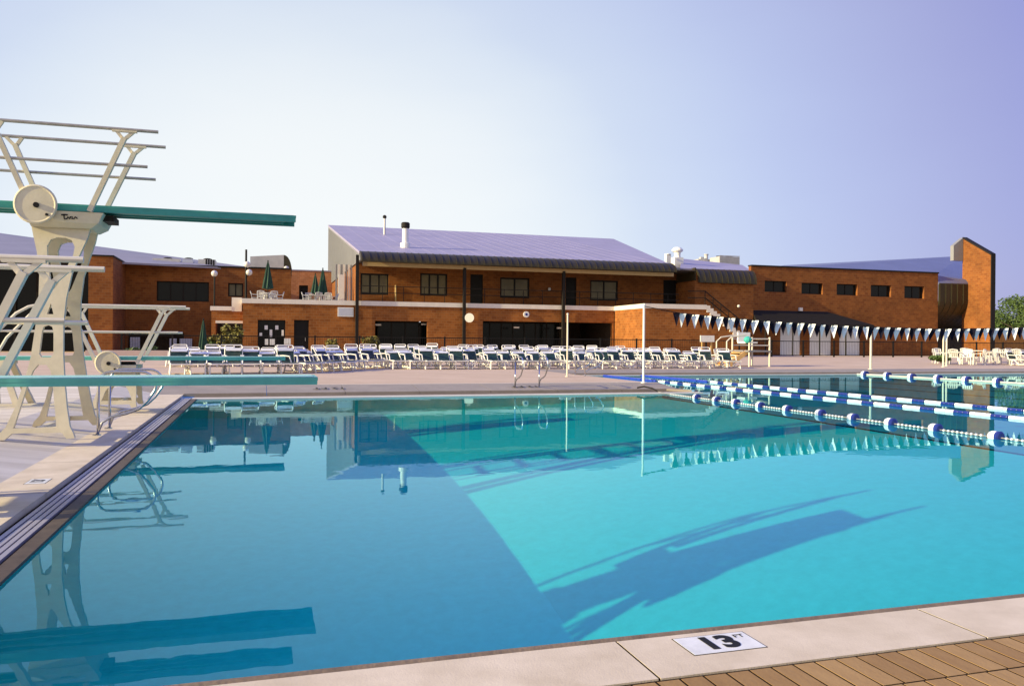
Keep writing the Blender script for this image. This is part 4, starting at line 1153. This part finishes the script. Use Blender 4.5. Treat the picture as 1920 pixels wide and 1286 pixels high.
# curved clerestory on its roof
x0c, x1c = PX(468, 76), PX(531, 76); x2c = PX(546, 76); zc0, zc1, zc2 = PZ(500, 506, 76), PZ(470, 481, 76), PZ(531, 478, 76)
mb = MB(); v = []
for yy in (76, 81): v += [(x0c, yy, zc0 - .5), (x1c, yy, zc0 - .5), (x1c, yy, zc2), (x0c, yy, zc1)]
mb.add(v, [(0, 1, 2, 3), (7, 6, 5, 4), (0, 4, 5, 1), (1, 5, 6, 2), (2, 6, 7, 3), (3, 7, 4, 0)]); mb.build('clerestory', M_galv, t)
mb = MB(); pts = [(x1c + .01, zc0 - .5)] + [(x1c + .01 + (x2c - x1c) * math.sin(math.radians(a)), zc0 - .1 + (zc2 - zc0 + .1) * math.cos(math.radians(a))) for a in range(0, 91, 15)] + [(x2c, zc0 - .5)]
mb.plate([pts], lambda a, b_, s: (a, 76 + 5 * s, b_), 5); mb.build('curved_roof', M_eave, t)
for i, (a, b_, c, lab) in enumerate(((288, 338, 484, 'wide pale rooftop unit on the brown left wing'), (343, 362, 485, 'boxy lilac rooftop unit on the brown left wing'), (372, 404, 486, 'rooftop unit with dark louvres on the brown left wing'))):
    tt = thing('rooftop_unit', lab, 'air conditioner', (PX(a, 76), 76, zq))
    q = MB(); q.box(PX(a, 76), PX(b_, 76), 75, 77.5, zq + .1, PZ(a, c, 75)); q.build('casing', M_galv if i != 1 else M_sign_grey, tt)
    q = MB(); q.lathe(((PX(a, 76) + PX(b_, 76)) / 2, 76.2, PZ(a, c, 75)), [(.35, 0), (.35, .15), (.2, .2)], 12); q.build('fan', M_dark, tt)
    if i == 2:
        q = MB(); x = PX(b_, 76)
        for k in range(4): q.box(x - .8 + k * .2, x - .68 + k * .2, 74.95, 74.995, zq + .3, zq + .9)
        q.build('louvre', M_black, tt)
# brick block beyond the terrace
t = thing('terrace_block', 'sunlit orange brick block beyond the roof terrace', 'building', (8, 88, BZ))
yk = 88.0
mb = MB(); hdk = (PX(560, yk), PX(577, yk), BZ, PZ(568, 535, yk)); mb.wall(PX(530, yk), PX(700, yk), BZ - .3, PZ(600, 509, yk), yk, yk + .4, [hdk]); mb.build('wall', brick_sunlit, t)
mb = MB(); mb.box(hdk[0], hdk[1], yk + .2, yk + .3, BZ, hdk[3]); mb.build('door', M_black, t)
mb = MB(); mb.box(PX(530, yk), PX(700, yk), yk - .05, yk + 6, PZ(600, 509, yk), PZ(600, 507, yk)); mb.build('roof', M_roof, t)
# cream lattice screen at the end of the upper storey
tt = thing('terrace_screen', 'cream slatted screen with a white door at the gable end on the roof terrace', 'screen', (PX(640, YU + 3), YU + 3, zcb))
ysn = YU + 2.6
for a, b_ in ((628, 657), ):
    x0_, x1_ = PX(a, ysn), PX(b_, ysn); zt2 = PZ(640, 496, ysn)
    k = 0; x = x0_
    while x < x1_:
        q = MB(); q.box(x, x + .15, ysn, ysn + .05, zcb - .4, zt2); q.build('slat', M_coping if k % 2 else M_siding, tt); x += .2; k += 1
q = MB(); q.box(PX(634, ysn - .1), PX(645, ysn - .1), ysn - .1, ysn - .04, zcb - .4, PZ(640, 515, ysn)); q.build('door', M_white, tt)

# ================================================================== FENCE
yf_ = 55.5
t = thing('fence', 'long black metal fence running along the deck in front of the buildings', 'fence', (20, yf_, BZ))
zf0 = BZ; zf1 = PZ(1600, 640, yf_)
x = PX(228, yf_); step = (PX(1660, yf_) - PX(1600, yf_)) * .92
fx1 = PX(1960, yf_)
while x < fx1:
    e = min(x + step, fx1)
    mb = MB(); mb.box(x + .05, e - .05, yf_ - .025, yf_ + .025, zf1 - .06, zf1); mb.box(x + .05, e - .05, yf_ - .02, yf_ + .02, zf0 + .12, zf0 + .17)
    k = x + .16
    while k < e - .06: mb.box(k, k + .012, yf_ - .006, yf_ + .006, zf0 + .17, zf1 - .06); k += .15
    mb.build('panel', M_black, t)
    mb = MB(); mb.box(x - .05, x + .05, yf_ - .05, yf_ + .05, zf0, zf1 + .06); mb.build('post', M_black, t)
    x += step

# ================================================================== LOUNGE CHAIRS
def lounger(label, sling, group, run=.34, rise=.50):
    """head at +y, feet at -y; origin under the middle"""
    t = thing('lounge_chair', label, 'lounge chair', (0, 0, 0), group)
    w = .28; hz = .34
    yh = .22                                            # hinge
    bt = Vector((0, yh + run, hz + rise))               # top of the back
    mb = MB()
    for s in (-1, 1): mb.tube([(s * w, -1.05, hz - .02), (s * w, -.98, hz), (s * w, yh, hz)], .022, 6)
    mb.tube([(-w, -1.03, hz - .01), (w, -1.03, hz - .01)], .022, 6)
    mb.build('seat_frame', M_chair, t)
    mb = MB(); mb.tube([(-w, yh, hz), (-w, bt.y, bt.z), (-w + .04, bt.y + .03, bt.z + .04), (w - .04, bt.y + .03, bt.z + .04), (w, bt.y, bt.z), (w, yh, hz)], .023, 6)
    bf = mb.build('back_frame', M_chair, t)
    mb = MB()                                           # straps across the seat
    for i in range(11):
        y = -1.0 + i * .112; mb.box(-w, w, y, y + .095, hz + .012, hz + .022)
    mb.build('seat_straps', sling, t)
    mb = MB()
    d = (bt - Vector((0, yh, hz))); n = Vector((0, -d.z, d.y)).normalized()
    for i in range(6):
        a = Vector((0, yh, hz)) + d * (.04 + i * .128); b_ = a + d * .118
        v = [Vector((sx * w, p.y, p.z)) + n * q for q in (.010, .022) for p in (a, b_) for sx in (-1, 1)]
        mb.add(v, [(0, 1, 3, 2), (6, 7, 5, 4), (0, 4, 5, 1), (1, 5, 7, 3), (3, 7, 6, 2), (2, 6, 4, 0)])
    mb.build('back_straps', sling, t)
    mb = MB(); a = Vector((0, yh, hz)) + d * .70; b_ = a + d * .17
    v = [Vector((sx * (w - .03), p.y, p.z)) + n * q for q in (.012, .06) for p in (a, b_) for sx in (-1, 1)]
    mb.add(v, [(0, 1, 3, 2), (6, 7, 5, 4), (0, 4, 5, 1), (1, 5, 7, 3), (3, 7, 6, 2), (2, 6, 4, 0)])
    mb.build('headrest', M_pillow, t)
    for s in (-1, 1):
        for y0, y1 in ((-.80, -.88), (-.02, .06)):
            mb = MB(); mb.tube([(s * w, y0, hz), (s * (w + .03), y1, .0)], .027, 6); mb.build('leg', M_chair, t)
        mb = MB(); mb.tube([(s * (w + .02), -.86, .07), (s * (w + .02), .05, .07)], .024, 6); mb.tube([(s * (w + .01), -.42, .07), (s * (w + .01), -.06, hz)], .022, 6); mb.build('side_brace', M_chair, t)
        mb = MB()
        mb.tube([(s * (w + .03), -.34, hz), (s * (w + .04), -.24, hz + .23), (s * (w + .04), .10, hz + .25), (s * (w + .02), yh + .13, hz + .24)], .022, 6)
        mb.bar((s * (w + .04), -.26, hz + .235), (s * (w + .04), .12, hz + .262), .055, .02)
        mb.build('armrest', M_chair, t)
    return t
GREEN = lounger('green', M_sling, None); NAVY = lounger('navy', M_sling_blue, None)
GREEN_LOW = lounger('green', M_sling, None, .47, .37); NAVY_LOW = lounger('navy', M_sling_blue, None, .45, .39); GREEN_HIGH = lounger('green', M_sling, None, .22, .56)
placed = []
def place(src, x, y, rz, label, group):
    if label.startswith(('white', 'lounge', 'navy')):
        rr_ = random.random()
        if src is GREEN and (rr_ < .22 or GREEN_LOW not in placed): src = GREEN_LOW
        elif src is GREEN and (rr_ < .42 or GREEN_HIGH not in placed): src = GREEN_HIGH
        elif src is NAVY and (rr_ < .35 or NAVY_LOW not in placed): src = NAVY_LOW
    if src not in placed: o = src; placed.append(src)
    else: o = copy_tree(src)
    z = DZ if y < 34.5 else DZ + .12 * min(1, (y - 34.5) / 11.5)
    o.location = (x, y, z); o.rotation_euler = (0, 0, rz + random.uniform(-.14, .14))
    o['label'] = label; o['group'] = group; o['category'] = 'lounge chair'
    return o
# seven chairs on the left, behind the low springboards
n = 7
for i in range(n):
    px = 337 + i * 33.5; y = 28.9 + i * .1; x = PX(px, y)
    lab = 'white framed green lounge chair in the left group, behind the low springboards'
    if i == 0: lab = 'leftmost green strapped lounge chair, at the end of the left group'
    place(GREEN, x, y, .10, lab, 'lounge chairs in the left group')
# slanting row stepping back from the left group, turned towards the right
for i in range(10):
    k = i / 9; px = 560 + k * 165; py = 700 - 9.5 * k
    x, y = G(px, py, DZ)
    lab = 'white framed lounge chair with navy straps in the slanting row turned to the right'
    if i == 0: lab = 'closest navy strapped lounge chair of the slanting row, at its left end'
    place(NAVY, x - .2 + random.uniform(-.15, .15), y + 1.0 + random.uniform(-.2, .2), .75 - .35 * k + random.uniform(-.1, .1), lab, 'navy lounge chairs in the slanting row')
# long front row facing the pools
n = 22
for i in range(n):
    px = 742 + i * 29.6; y = 33.4; x = PX(px, y)
    lab = 'white framed lounge chair with dark green straps in the long front row facing the pools'
    if i == n - 1: lab = 'rightmost green strapped lounge chair of the long front row, next to the lifeguard stand'
    place(GREEN, x + random.uniform(-.07, .07), y + random.uniform(-.22, .22), random.uniform(-.1, .1), lab, 'lounge chairs in the long front row')
# rows behind
n = 26
for i in range(n):
    px = 330 + i * 33; y = 36.6; x = PX(px, y)
    place(NAVY if i < 9 else GREEN, x + random.uniform(-.1, .1), y + random.uniform(-.2, .2), random.uniform(-.12, .12),
          'lounge chair in the middle row, half hidden behind the front row' if i >= 9 else 'navy strapped lounge chair in the left half of the middle row', 'lounge chairs in the middle row')
n = 20
for i in range(n):
    px = 690 + i * 30; y = 41.5 + random.uniform(-.4, .4); x = PX(px, y)
    place(GREEN, x, y, random.uniform(-.3, .3), 'lounge chair in the back row before the fence, only its pale head end showing', 'lounge chairs in the back row')
for i in range(9):
    px = 1010 + i * 38; y = 38.2; x = PX(px, y)
    place(GREEN, x + random.uniform(-.2, .2), y, random.uniform(-.2, .2), 'lounge chair in the short row behind the right half of the front row', 'lounge chairs in the short right row')

# ================================================================== WHITE CHAIRS, TABLES, UMBRELLAS
def plastic_chair(label, group):
    t = thing('plastic_chair', label, 'chair', (0, 0, 0), group)
    mb = MB(); mb.box(-.24, .24, -.22, .22, .40, .43); mb.build('seat', M_plastic, t)
    mb = MB()
    for k in range(5): mb.bar((-.2 + k * .1, .21, .43), (-.21 + k * .105, .31, .83), .06, .02, up=(0, 1, 0))
    mb.tube([(-.25, .27, .70), (-.24, .31, .84), (0, .33, .88), (.24, .31, .84), (.25, .27, .70)], .025, 6); mb.build('backrest', M_plastic, t)
    for s in (-1, 1):
        mb = MB(); mb.bar((s * .27, -.2, .63), (s * .27, .27, .66), .05, .025); mb.build('armrest', M_plastic, t)
        mb = MB(); mb.bar((s * .27, -.22, .0), (s * .26, -.19, .63), .045, .045, up=(0, 1, 0)); mb.build('leg', M_plastic, t)
        mb = MB(); mb.bar((s * .26, .27, .0), (s * .24, .2, .42), .045, .045, up=(0, 1, 0)); mb.build('leg', M_plastic, t)
    return t
PC = plastic_chair('white', None); pc_used = []
def pchair(x, y, z, rz, label, group):
    if not pc_used: o = PC; pc_used.append(1)
    else: o = copy_tree(PC)
    o.location = (x, y, z); o.rotation_euler = (0, 0, rz); o['label'] = label
    if group: o['group'] = group
def table(x, y, z, label, group=None, r=.55):
    t = thing('table', label, 'table', (x, y, z), group)
    mb = MB(); mb.disc((x, y, z + .72), (0, 0, 1), r, .04, 20); mb.build('tabletop', M_plastic, t)
    for k in range(4):
        a = math.pi / 4 + k * math.pi / 2
        mb = MB(); mb.bar((x + .42 * r * 1.8 * math.cos(a), y + .42 * r * 1.8 * math.sin(a), z), (x + .5 * r * math.cos(a), y + .5 * r * math.sin(a), z + .7), .05, .05); mb.build('leg', M_plastic, t)
    return t
def umbrella(x, y, z0, h, label, hc=None, r=.26):
    t = thing('umbrella', label, 'umbrella', (x, y, z0))
    hc = hc or h * .58
    mb = MB(); mb.tube([(x, y, z0), (x, y, z0 + h)], .025, 8); mb.build('pole', M_dark, t)
    mb = MB(); n = 16; prof = [(.10, h - hc), (r, h - hc + .08), (r * .80, h - hc * .72), (r * .52, h - hc * .4), (r * .28, h - hc * .14), (.03, h)]
    v = []; f = []
    for (rr, z) in prof:
        for k in range(n):
            q = rr * (1.0 if k % 2 else .62); a = 2 * math.pi * k / n + z * .25; v.append((x + q * math.cos(a), y + q * math.sin(a), z0 + z))
    for i in range(len(prof) - 1):
        for k in range(n): f.append((i * n + k, i * n + (k + 1) % n, (i + 1) * n + (k + 1) % n, (i + 1) * n + k))
    mb.add(v, f); mb.build('canopy', M_canvas, t)
    mb = MB(); mb.ball((x, y, z0 + h + .03), .05, 8, 6); mb.build('finial', M_dark, t)
    mb = MB(); mb.disc((x, y, z0 + .04), (0, 0, 1), .25, .08, 14); mb.build('base', M_dark, t)
    return t
ZT = zcb + .1
yt1, yt2 = YF + 2.0, YF + 2.6
def terr(px, Y): return PX(px, Y, 550)
umbrella(terr(502, yt1), yt1, ZT, PZ(502, 490, yt1) - ZT, 'closed green umbrella over the left table on the roof terrace', hc=2.1, r=.42)
table(terr(502, yt1 - .1), yt1, ZT, 'white round table under the left green umbrella on the roof terrace', r=.6)
for i, (px, dy, rz) in enumerate(((478, 0, 1.5), (490, -.8, 3.0), (513, -.8, 3.3), (524, 0, -1.5), (495, .9, 0), (508, .9, .2))):
    pchair(terr(px, yt1 + dy), yt1 + dy, ZT, rz, 'white plastic chair drawn up round the left table on the roof terrace', 'white chairs round the left terrace table')
umbrella(terr(605, yt2), yt2, ZT, PZ(605, 504, yt2) - ZT, 'closed green umbrella on the right of the terrace pair', hc=2.0, r=.40)
umbrella(terr(591, yt2 + 2.6), yt2 + 2.6, ZT, PZ(591, 514, yt2 + 2.6) - ZT, 'closed green umbrella on the left of the terrace pair, slightly lower', hc=1.6, r=.36)
table(terr(606, yt2), yt2 - .1, ZT, 'white round table under the right green umbrella on the roof terrace', r=.6)
table(terr(588, yt2 - 1), yt2 - .5, ZT, 'white round table beside the terrace umbrella pair, left of the other one', r=.55)
for i, (px, dy, rz) in enumerate(((574, -1, 1.4), (580, -.2, 2.9), (597, -1.0, 3.2), (616, -.8, 3.0), (626, 0, -1.4), (612, .9, 0))):
    pchair(terr(px, yt2 + dy), yt2 + dy, ZT, rz, 'white plastic chair near the pair of closed umbrellas on the roof terrace', 'white chairs at the right terrace tables')
umbrella(PX(381, 50), 50, BZ, PZ(381, 600, 50) - BZ, 'closed dark green umbrella on the pool deck left of the annex', hc=1.9, r=.3)
# tables and chairs on the right hand deck
for i, (px, Y, lab) in enumerate(((1800, 38.0, 'white round table on the right deck beyond the lane ropes, left one'), (1838, 42, 'white round table on the right deck, farther back between two others'), (1893, 37.5, 'white round table at the right edge of the picture'))):
    x = PX(px, Y); z = DZ + .12 * min(1, (Y - 34.5) / 11.5)
    table(x, Y, z, lab, r=.75)
    for k in range(4):
        a = k * math.pi / 2 + .5 + i
        pchair(x + 1.0 * math.cos(a), Y + 1.0 * math.sin(a), z, a + math.pi / 2 + math.pi, 'white plastic chair at one of the tables on the right deck', 'white chairs on the right deck')
for px, Y in ((1760, 40), (1812, 36.5), (1858, 40), (1905, 41)):
    pchair(PX(px, Y), Y, DZ + .06, random.uniform(0, 6), 'white plastic chair at one of the tables on the right deck', 'white chairs on the right deck')
# lounge chairs half visible at the right edge
for px in (1905, 1935):
    place(GREEN, PX(px, 36.2), 36.2, .1, 'lounge chair at the far right edge of the deck by the white tables', 'lounge chairs at the right edge')
# white chair by the lifeguard stand
x, y = G(1383, 690, DZ); pchair(x - .2, y + 1.0, DZ, .4, 'single white plastic chair at the foot of the lifeguard stand', None)

# ================================================================== LIFEGUARD STAND
yL = 35.0
sx0, sx1 = PX(1405, yL), PX(1443, yL)
t = thing('lifeguard_stand', 'white tube lifeguard stand with a tan stair and an aqua cushion', 'lifeguard stand', ((sx0 + sx1) / 2, yL, DZ))
zp = PZ(1420, 660, yL)
for x in (sx0, sx1):
    for dy in (0, 1.5):
        mb = MB(); mb.tube([(x, yL + dy, DZ), (x, yL + dy, PZ(1420, 632, yL))], .045, 8); mb.build('post', M_rail, t)
mb = MB(); mb.box(sx0 - .08, sx1 + .08, yL - .05, yL + 1.6, zp, zp + .08); mb.build('platform', M_siding, t)
mb = MB()
for dz in (.45, .9):
    for dy in (0, 1.5): mb.tube([(sx0, yL + dy, zp + dz * .72), (sx1, yL + dy, zp + dz * .72)], .03, 6)
    mb.tube([(sx1, yL, zp + dz * .72), (sx1, yL + 1.5, zp + dz * .72)], .03, 6)
mb.build('guard_rail', M_rail, t)
xs_, zs_ = PX(1372, yL), DZ
mb = MB()
for k in range(6):
    q = (k + .5) / 6; mb.box(xs_ + (sx0 - xs_) * q - .16, xs_ + (sx0 - xs_) * q + .16, yL + .3, yL + 1.2, DZ + (zp - DZ) * (k + .8) / 6.0 - .04, DZ + (zp - DZ) * (k + .8) / 6.0)
for dy in (.28, 1.22): mb.bar((xs_ - .1, yL + dy, DZ), (sx0 + .05, yL + dy, zp), .05, .22)
mb.build('stair', M_orange_slide, t)
for dy in (.28, 1.22):
    mb = MB(); mb.tube([(xs_ - .1, yL + dy, DZ), (xs_ - .1, yL + dy, PZ(1372, 640, yL)), (xs_ + .15, yL + dy, PZ(1372, 632, yL)), (sx0, yL + dy, PZ(1400, 628, yL))], .035, 8); mb.build('stair_rail', M_rail, t)
mb = MB(); mb.box(sx0 + .1, sx1 - .35, yL + .5, yL + 1.2, zp + .42, zp + .5); mb.box(sx0 + .1, sx1 - .35, yL + 1.15, yL + 1.25, zp + .5, zp + .98); mb.build('seat', M_white, t)
mb = MB(); mb.ball((sx0 - .02, yL + .1, PZ(1399, 637, yL)), .2, 10, 8, .9); mb.build('cushion', M_aqua, t)
# noticeboard by the stair block
yN = 54
x0_, x1_ = PX(1313, yN), PX(1339, yN)
t = thing('notice_board', 'white topped board on tan posts before the brick stair block', 'notice board', ((x0_ + x1_) / 2, yN, BZ))
mb = MB(); mb.box(x0_, x1_, yN - .04, yN + .04, PZ(1325, 641, yN), PZ(1325, 629, yN)); mb.build('board', M_sign_white, t)
for x in (x0_ + .15, x1_ - .25):
    mb = MB(); mb.box(x, x + .12, yN + .045, yN + .14, BZ, PZ(1325, 631, yN)); mb.build('post', M_lightwood, t)
# small blackboard style boards in front of the glazed entrance
for px, py, lab in ((506, 641, 'white notice board on a stand before the glazed entrance, wider one'), (539, 640, 'small white notice board on a stand right of the glazed entrance')):
    yy = 57.5; x, z = P(px, py, yy); w = .32 if px < 520 else .22
    t = thing('stand_sign', lab, 'sign', (x, yy, BZ))
    mb = MB(); mb.box(x - w, x + w, yy - .03, yy, z - .2, z + .2); mb.build('panel', M_sign_white, t)
    mb = MB(); mb.tube([(x, yy + .03, BZ), (x, yy + .03, z + .1)], .03, 8); mb.build('stand', M_dark, t)
# ================================================================== LAMP POSTS
def lamp_post(px, Y, pz, globes, label, r=.07, z0=None, pr=.21):
    x = PX(px, Y, 560); z0 = z0 if z0 is not None else BZ
    t = thing('lamp_post', label, 'lamp post', (x, Y, z0))
    mb = MB(); mb.lathe((x, Y, z0), [(r * 2, 0), (r * 2, .3), (r, .5), (r * .8, pz - z0)], 10); mb.build('post', M_black, t)
    for gx, gy in globes:
        a, b_ = P(gx, gy, Y)
        g_ = MB(); g_.ball((a, Y, b_), pr, 14, 10); gl = g_.build('globe', M_globe, t, smooth=True)
        if abs(a - x) > .15:
            q = MB(); q.tube([(x, Y, b_ - .12), ((x + a) / 2, Y, b_ - .36), (a, Y, b_ - .2)], .03, 6); q.build('arm', M_black, t)
    return t
lamp_post(402, 66.5, PZ(402, 517, 66.5), [(402, 513)], 'black lamp post with one white globe left of the roof terrace', z0=BZ, pr=.24)
lamp_post(461, 70, PZ(461, 468, 70), [(463.5, 496), (467, 511)], 'tall black post with two white globes beside the roof terrace', r=.10, z0=BZ, pr=.26)
lamp_post(537, 74.5, PZ(537, 501, 74.5), [(537, 504)], 'white globe lamp at the right end of the curved clerestory', z0=BZ, pr=.24)
# low wall, planter and shrubs at the left
lw = MB(); yl_ = 47; lw.box(PX(160, yl_), PX(318, yl_), yl_, yl_ + .35, DZ, PZ(250, 657, yl_)); plain(lw, 'low_wall', M_wall_pink, 'low pink rendered wall behind the diving stands', 'wall')
# ================================================================== PLANTS
def leaf_cloud(mb, c, rad, n, size, rnd, hollow=.55):
    for _ in range(n):
        while True:
            p = Vector((rnd.uniform(-1, 1), rnd.uniform(-1, 1), rnd.uniform(-1, 1)))
            if hollow < p.length < 1: break
        q = Vector(c) + Vector((p.x * rad[0], p.y * rad[1], p.z * rad[2]))
        a = Vector((rnd.uniform(-1, 1), rnd.uniform(-1, 1), rnd.uniform(-.6, .6))).normalized(); b_ = a.orthogonal().normalized()
        b_ = (Matrix.Rotation(rnd.uniform(0, 6.28), 3, a) @ b_); s = size * rnd.uniform(.6, 1.4)
        mb.add([q - a * s - b_ * s * .5, q + a * s * .2 - b_ * s * .6, q + a * s + b_ * s * .2, q - a * s * .1 + b_ * s * .7], [(0, 1, 2, 3)])
def tree(x, y, h, cr, label, seed):
    r = random.Random(seed)
    t = thing('tree', label, 'tree', (x, y, 0), 'trees beyond the right wing')
    mb = MB(); mb.tube([(x, y, 0), (x + .15, y, h * .3), (x - .1, y + .1, h * .55), (x, y, h * .85)], [.32, .25, .18, .05], 10); mb.build('trunk', M_bark, t)
    for k in range(6):
        a = r.uniform(0, 6.28); q = MB(); z0 = h * r.uniform(.3, .5)
        q.tube([(x, y, z0), (x + cr * .4 * math.cos(a), y + cr * .4 * math.sin(a), z0 + h * .15), (x + cr * .8 * math.cos(a), y + cr * .8 * math.sin(a), z0 + h * .27)], [.12, .08, .03], 6); q.build('limb', M_bark, t)
    mb = MB()
    for k in range(34):
        a = r.uniform(0, 6.28); e = r.uniform(-.55, 1); rr = cr * math.sqrt(max(0, 1 - (abs(e)) ** 2)) * r.uniform(.35, 1)
        c = (x + rr * math.cos(a), y + rr * math.sin(a), h * .62 + e * h * .36)
        leaf_cloud(mb, c, (cr * .3, cr * .3, cr * .22), 190, .13, r, .3)
    mb.build('crown', M_leaf, t)
TL = [('broad green tree just right of the fin wall, lowest of the far trees'), ('rounded green tree rising at the right edge, tallest of the far trees'), ('green tree standing behind the cedar screen between two others'), ('dark green tree at the far right corner, mostly out of frame')]
for i, (px, py, Y) in enumerate(((1868, 588, 96), (1925, 558, 88), (1893, 578, 92), (1970, 560, 84))):
    x = PX(px, Y); tree(x, Y, PZ(px, py, Y), 4.2 + .4 * (i % 2), TL[i], 40 + i)
def shrub(px, py0, Y, w, label, seed, m=M_shrub):
    r = random.Random(seed); x = PX(px, Y); h = PZ(px, py0, Y) - BZ
    t = thing('shrub', label, 'shrub', (x, Y, BZ))
    mb = MB()
    for k in range(5): mb.tube([(x, Y, BZ), (x + r.uniform(-.3, .3) * w, Y + r.uniform(-.3, .3), BZ + h * .7)], [.03, .012], 5)
    mb.build('stem', M_bark, t)
    mb = MB()
    for k in range(9): leaf_cloud(mb, (x + r.uniform(-.6, .6) * w, Y + r.uniform(-.4, .4), BZ + h * r.uniform(.3, .9)), (w * .45, .4, h * .25), 60, .10, r, .2)
    mb.build('foliage', m, t)
shrub(437, 612, 58.5, .9, 'tall yellowing shrub before the dark annex opening', 1)
shrub(414, 628, 57.5, .9, 'bushy yellowing shrub left of the taller one by the annex', 2)
shrub(398, 632, 58, .7, 'small green shrub by the closed umbrella on the deck', 3, M_leaf)
shrub(627, 636, 57, .6, 'low shrub in front of the brick wall right of the dark door', 4)
shrub(695, 634, 57, .8, 'low yellow green shrub at the left jamb of the first wide opening', 5)
shrub(1765, 668, 37.5, .5, 'small bushy plant among the white tables on the right deck', 6, M_leaf)
shrub(264, 652, 48.5, .9, 'dark little shrub on the low pink wall behind the diving stands', 7, M_leaf)
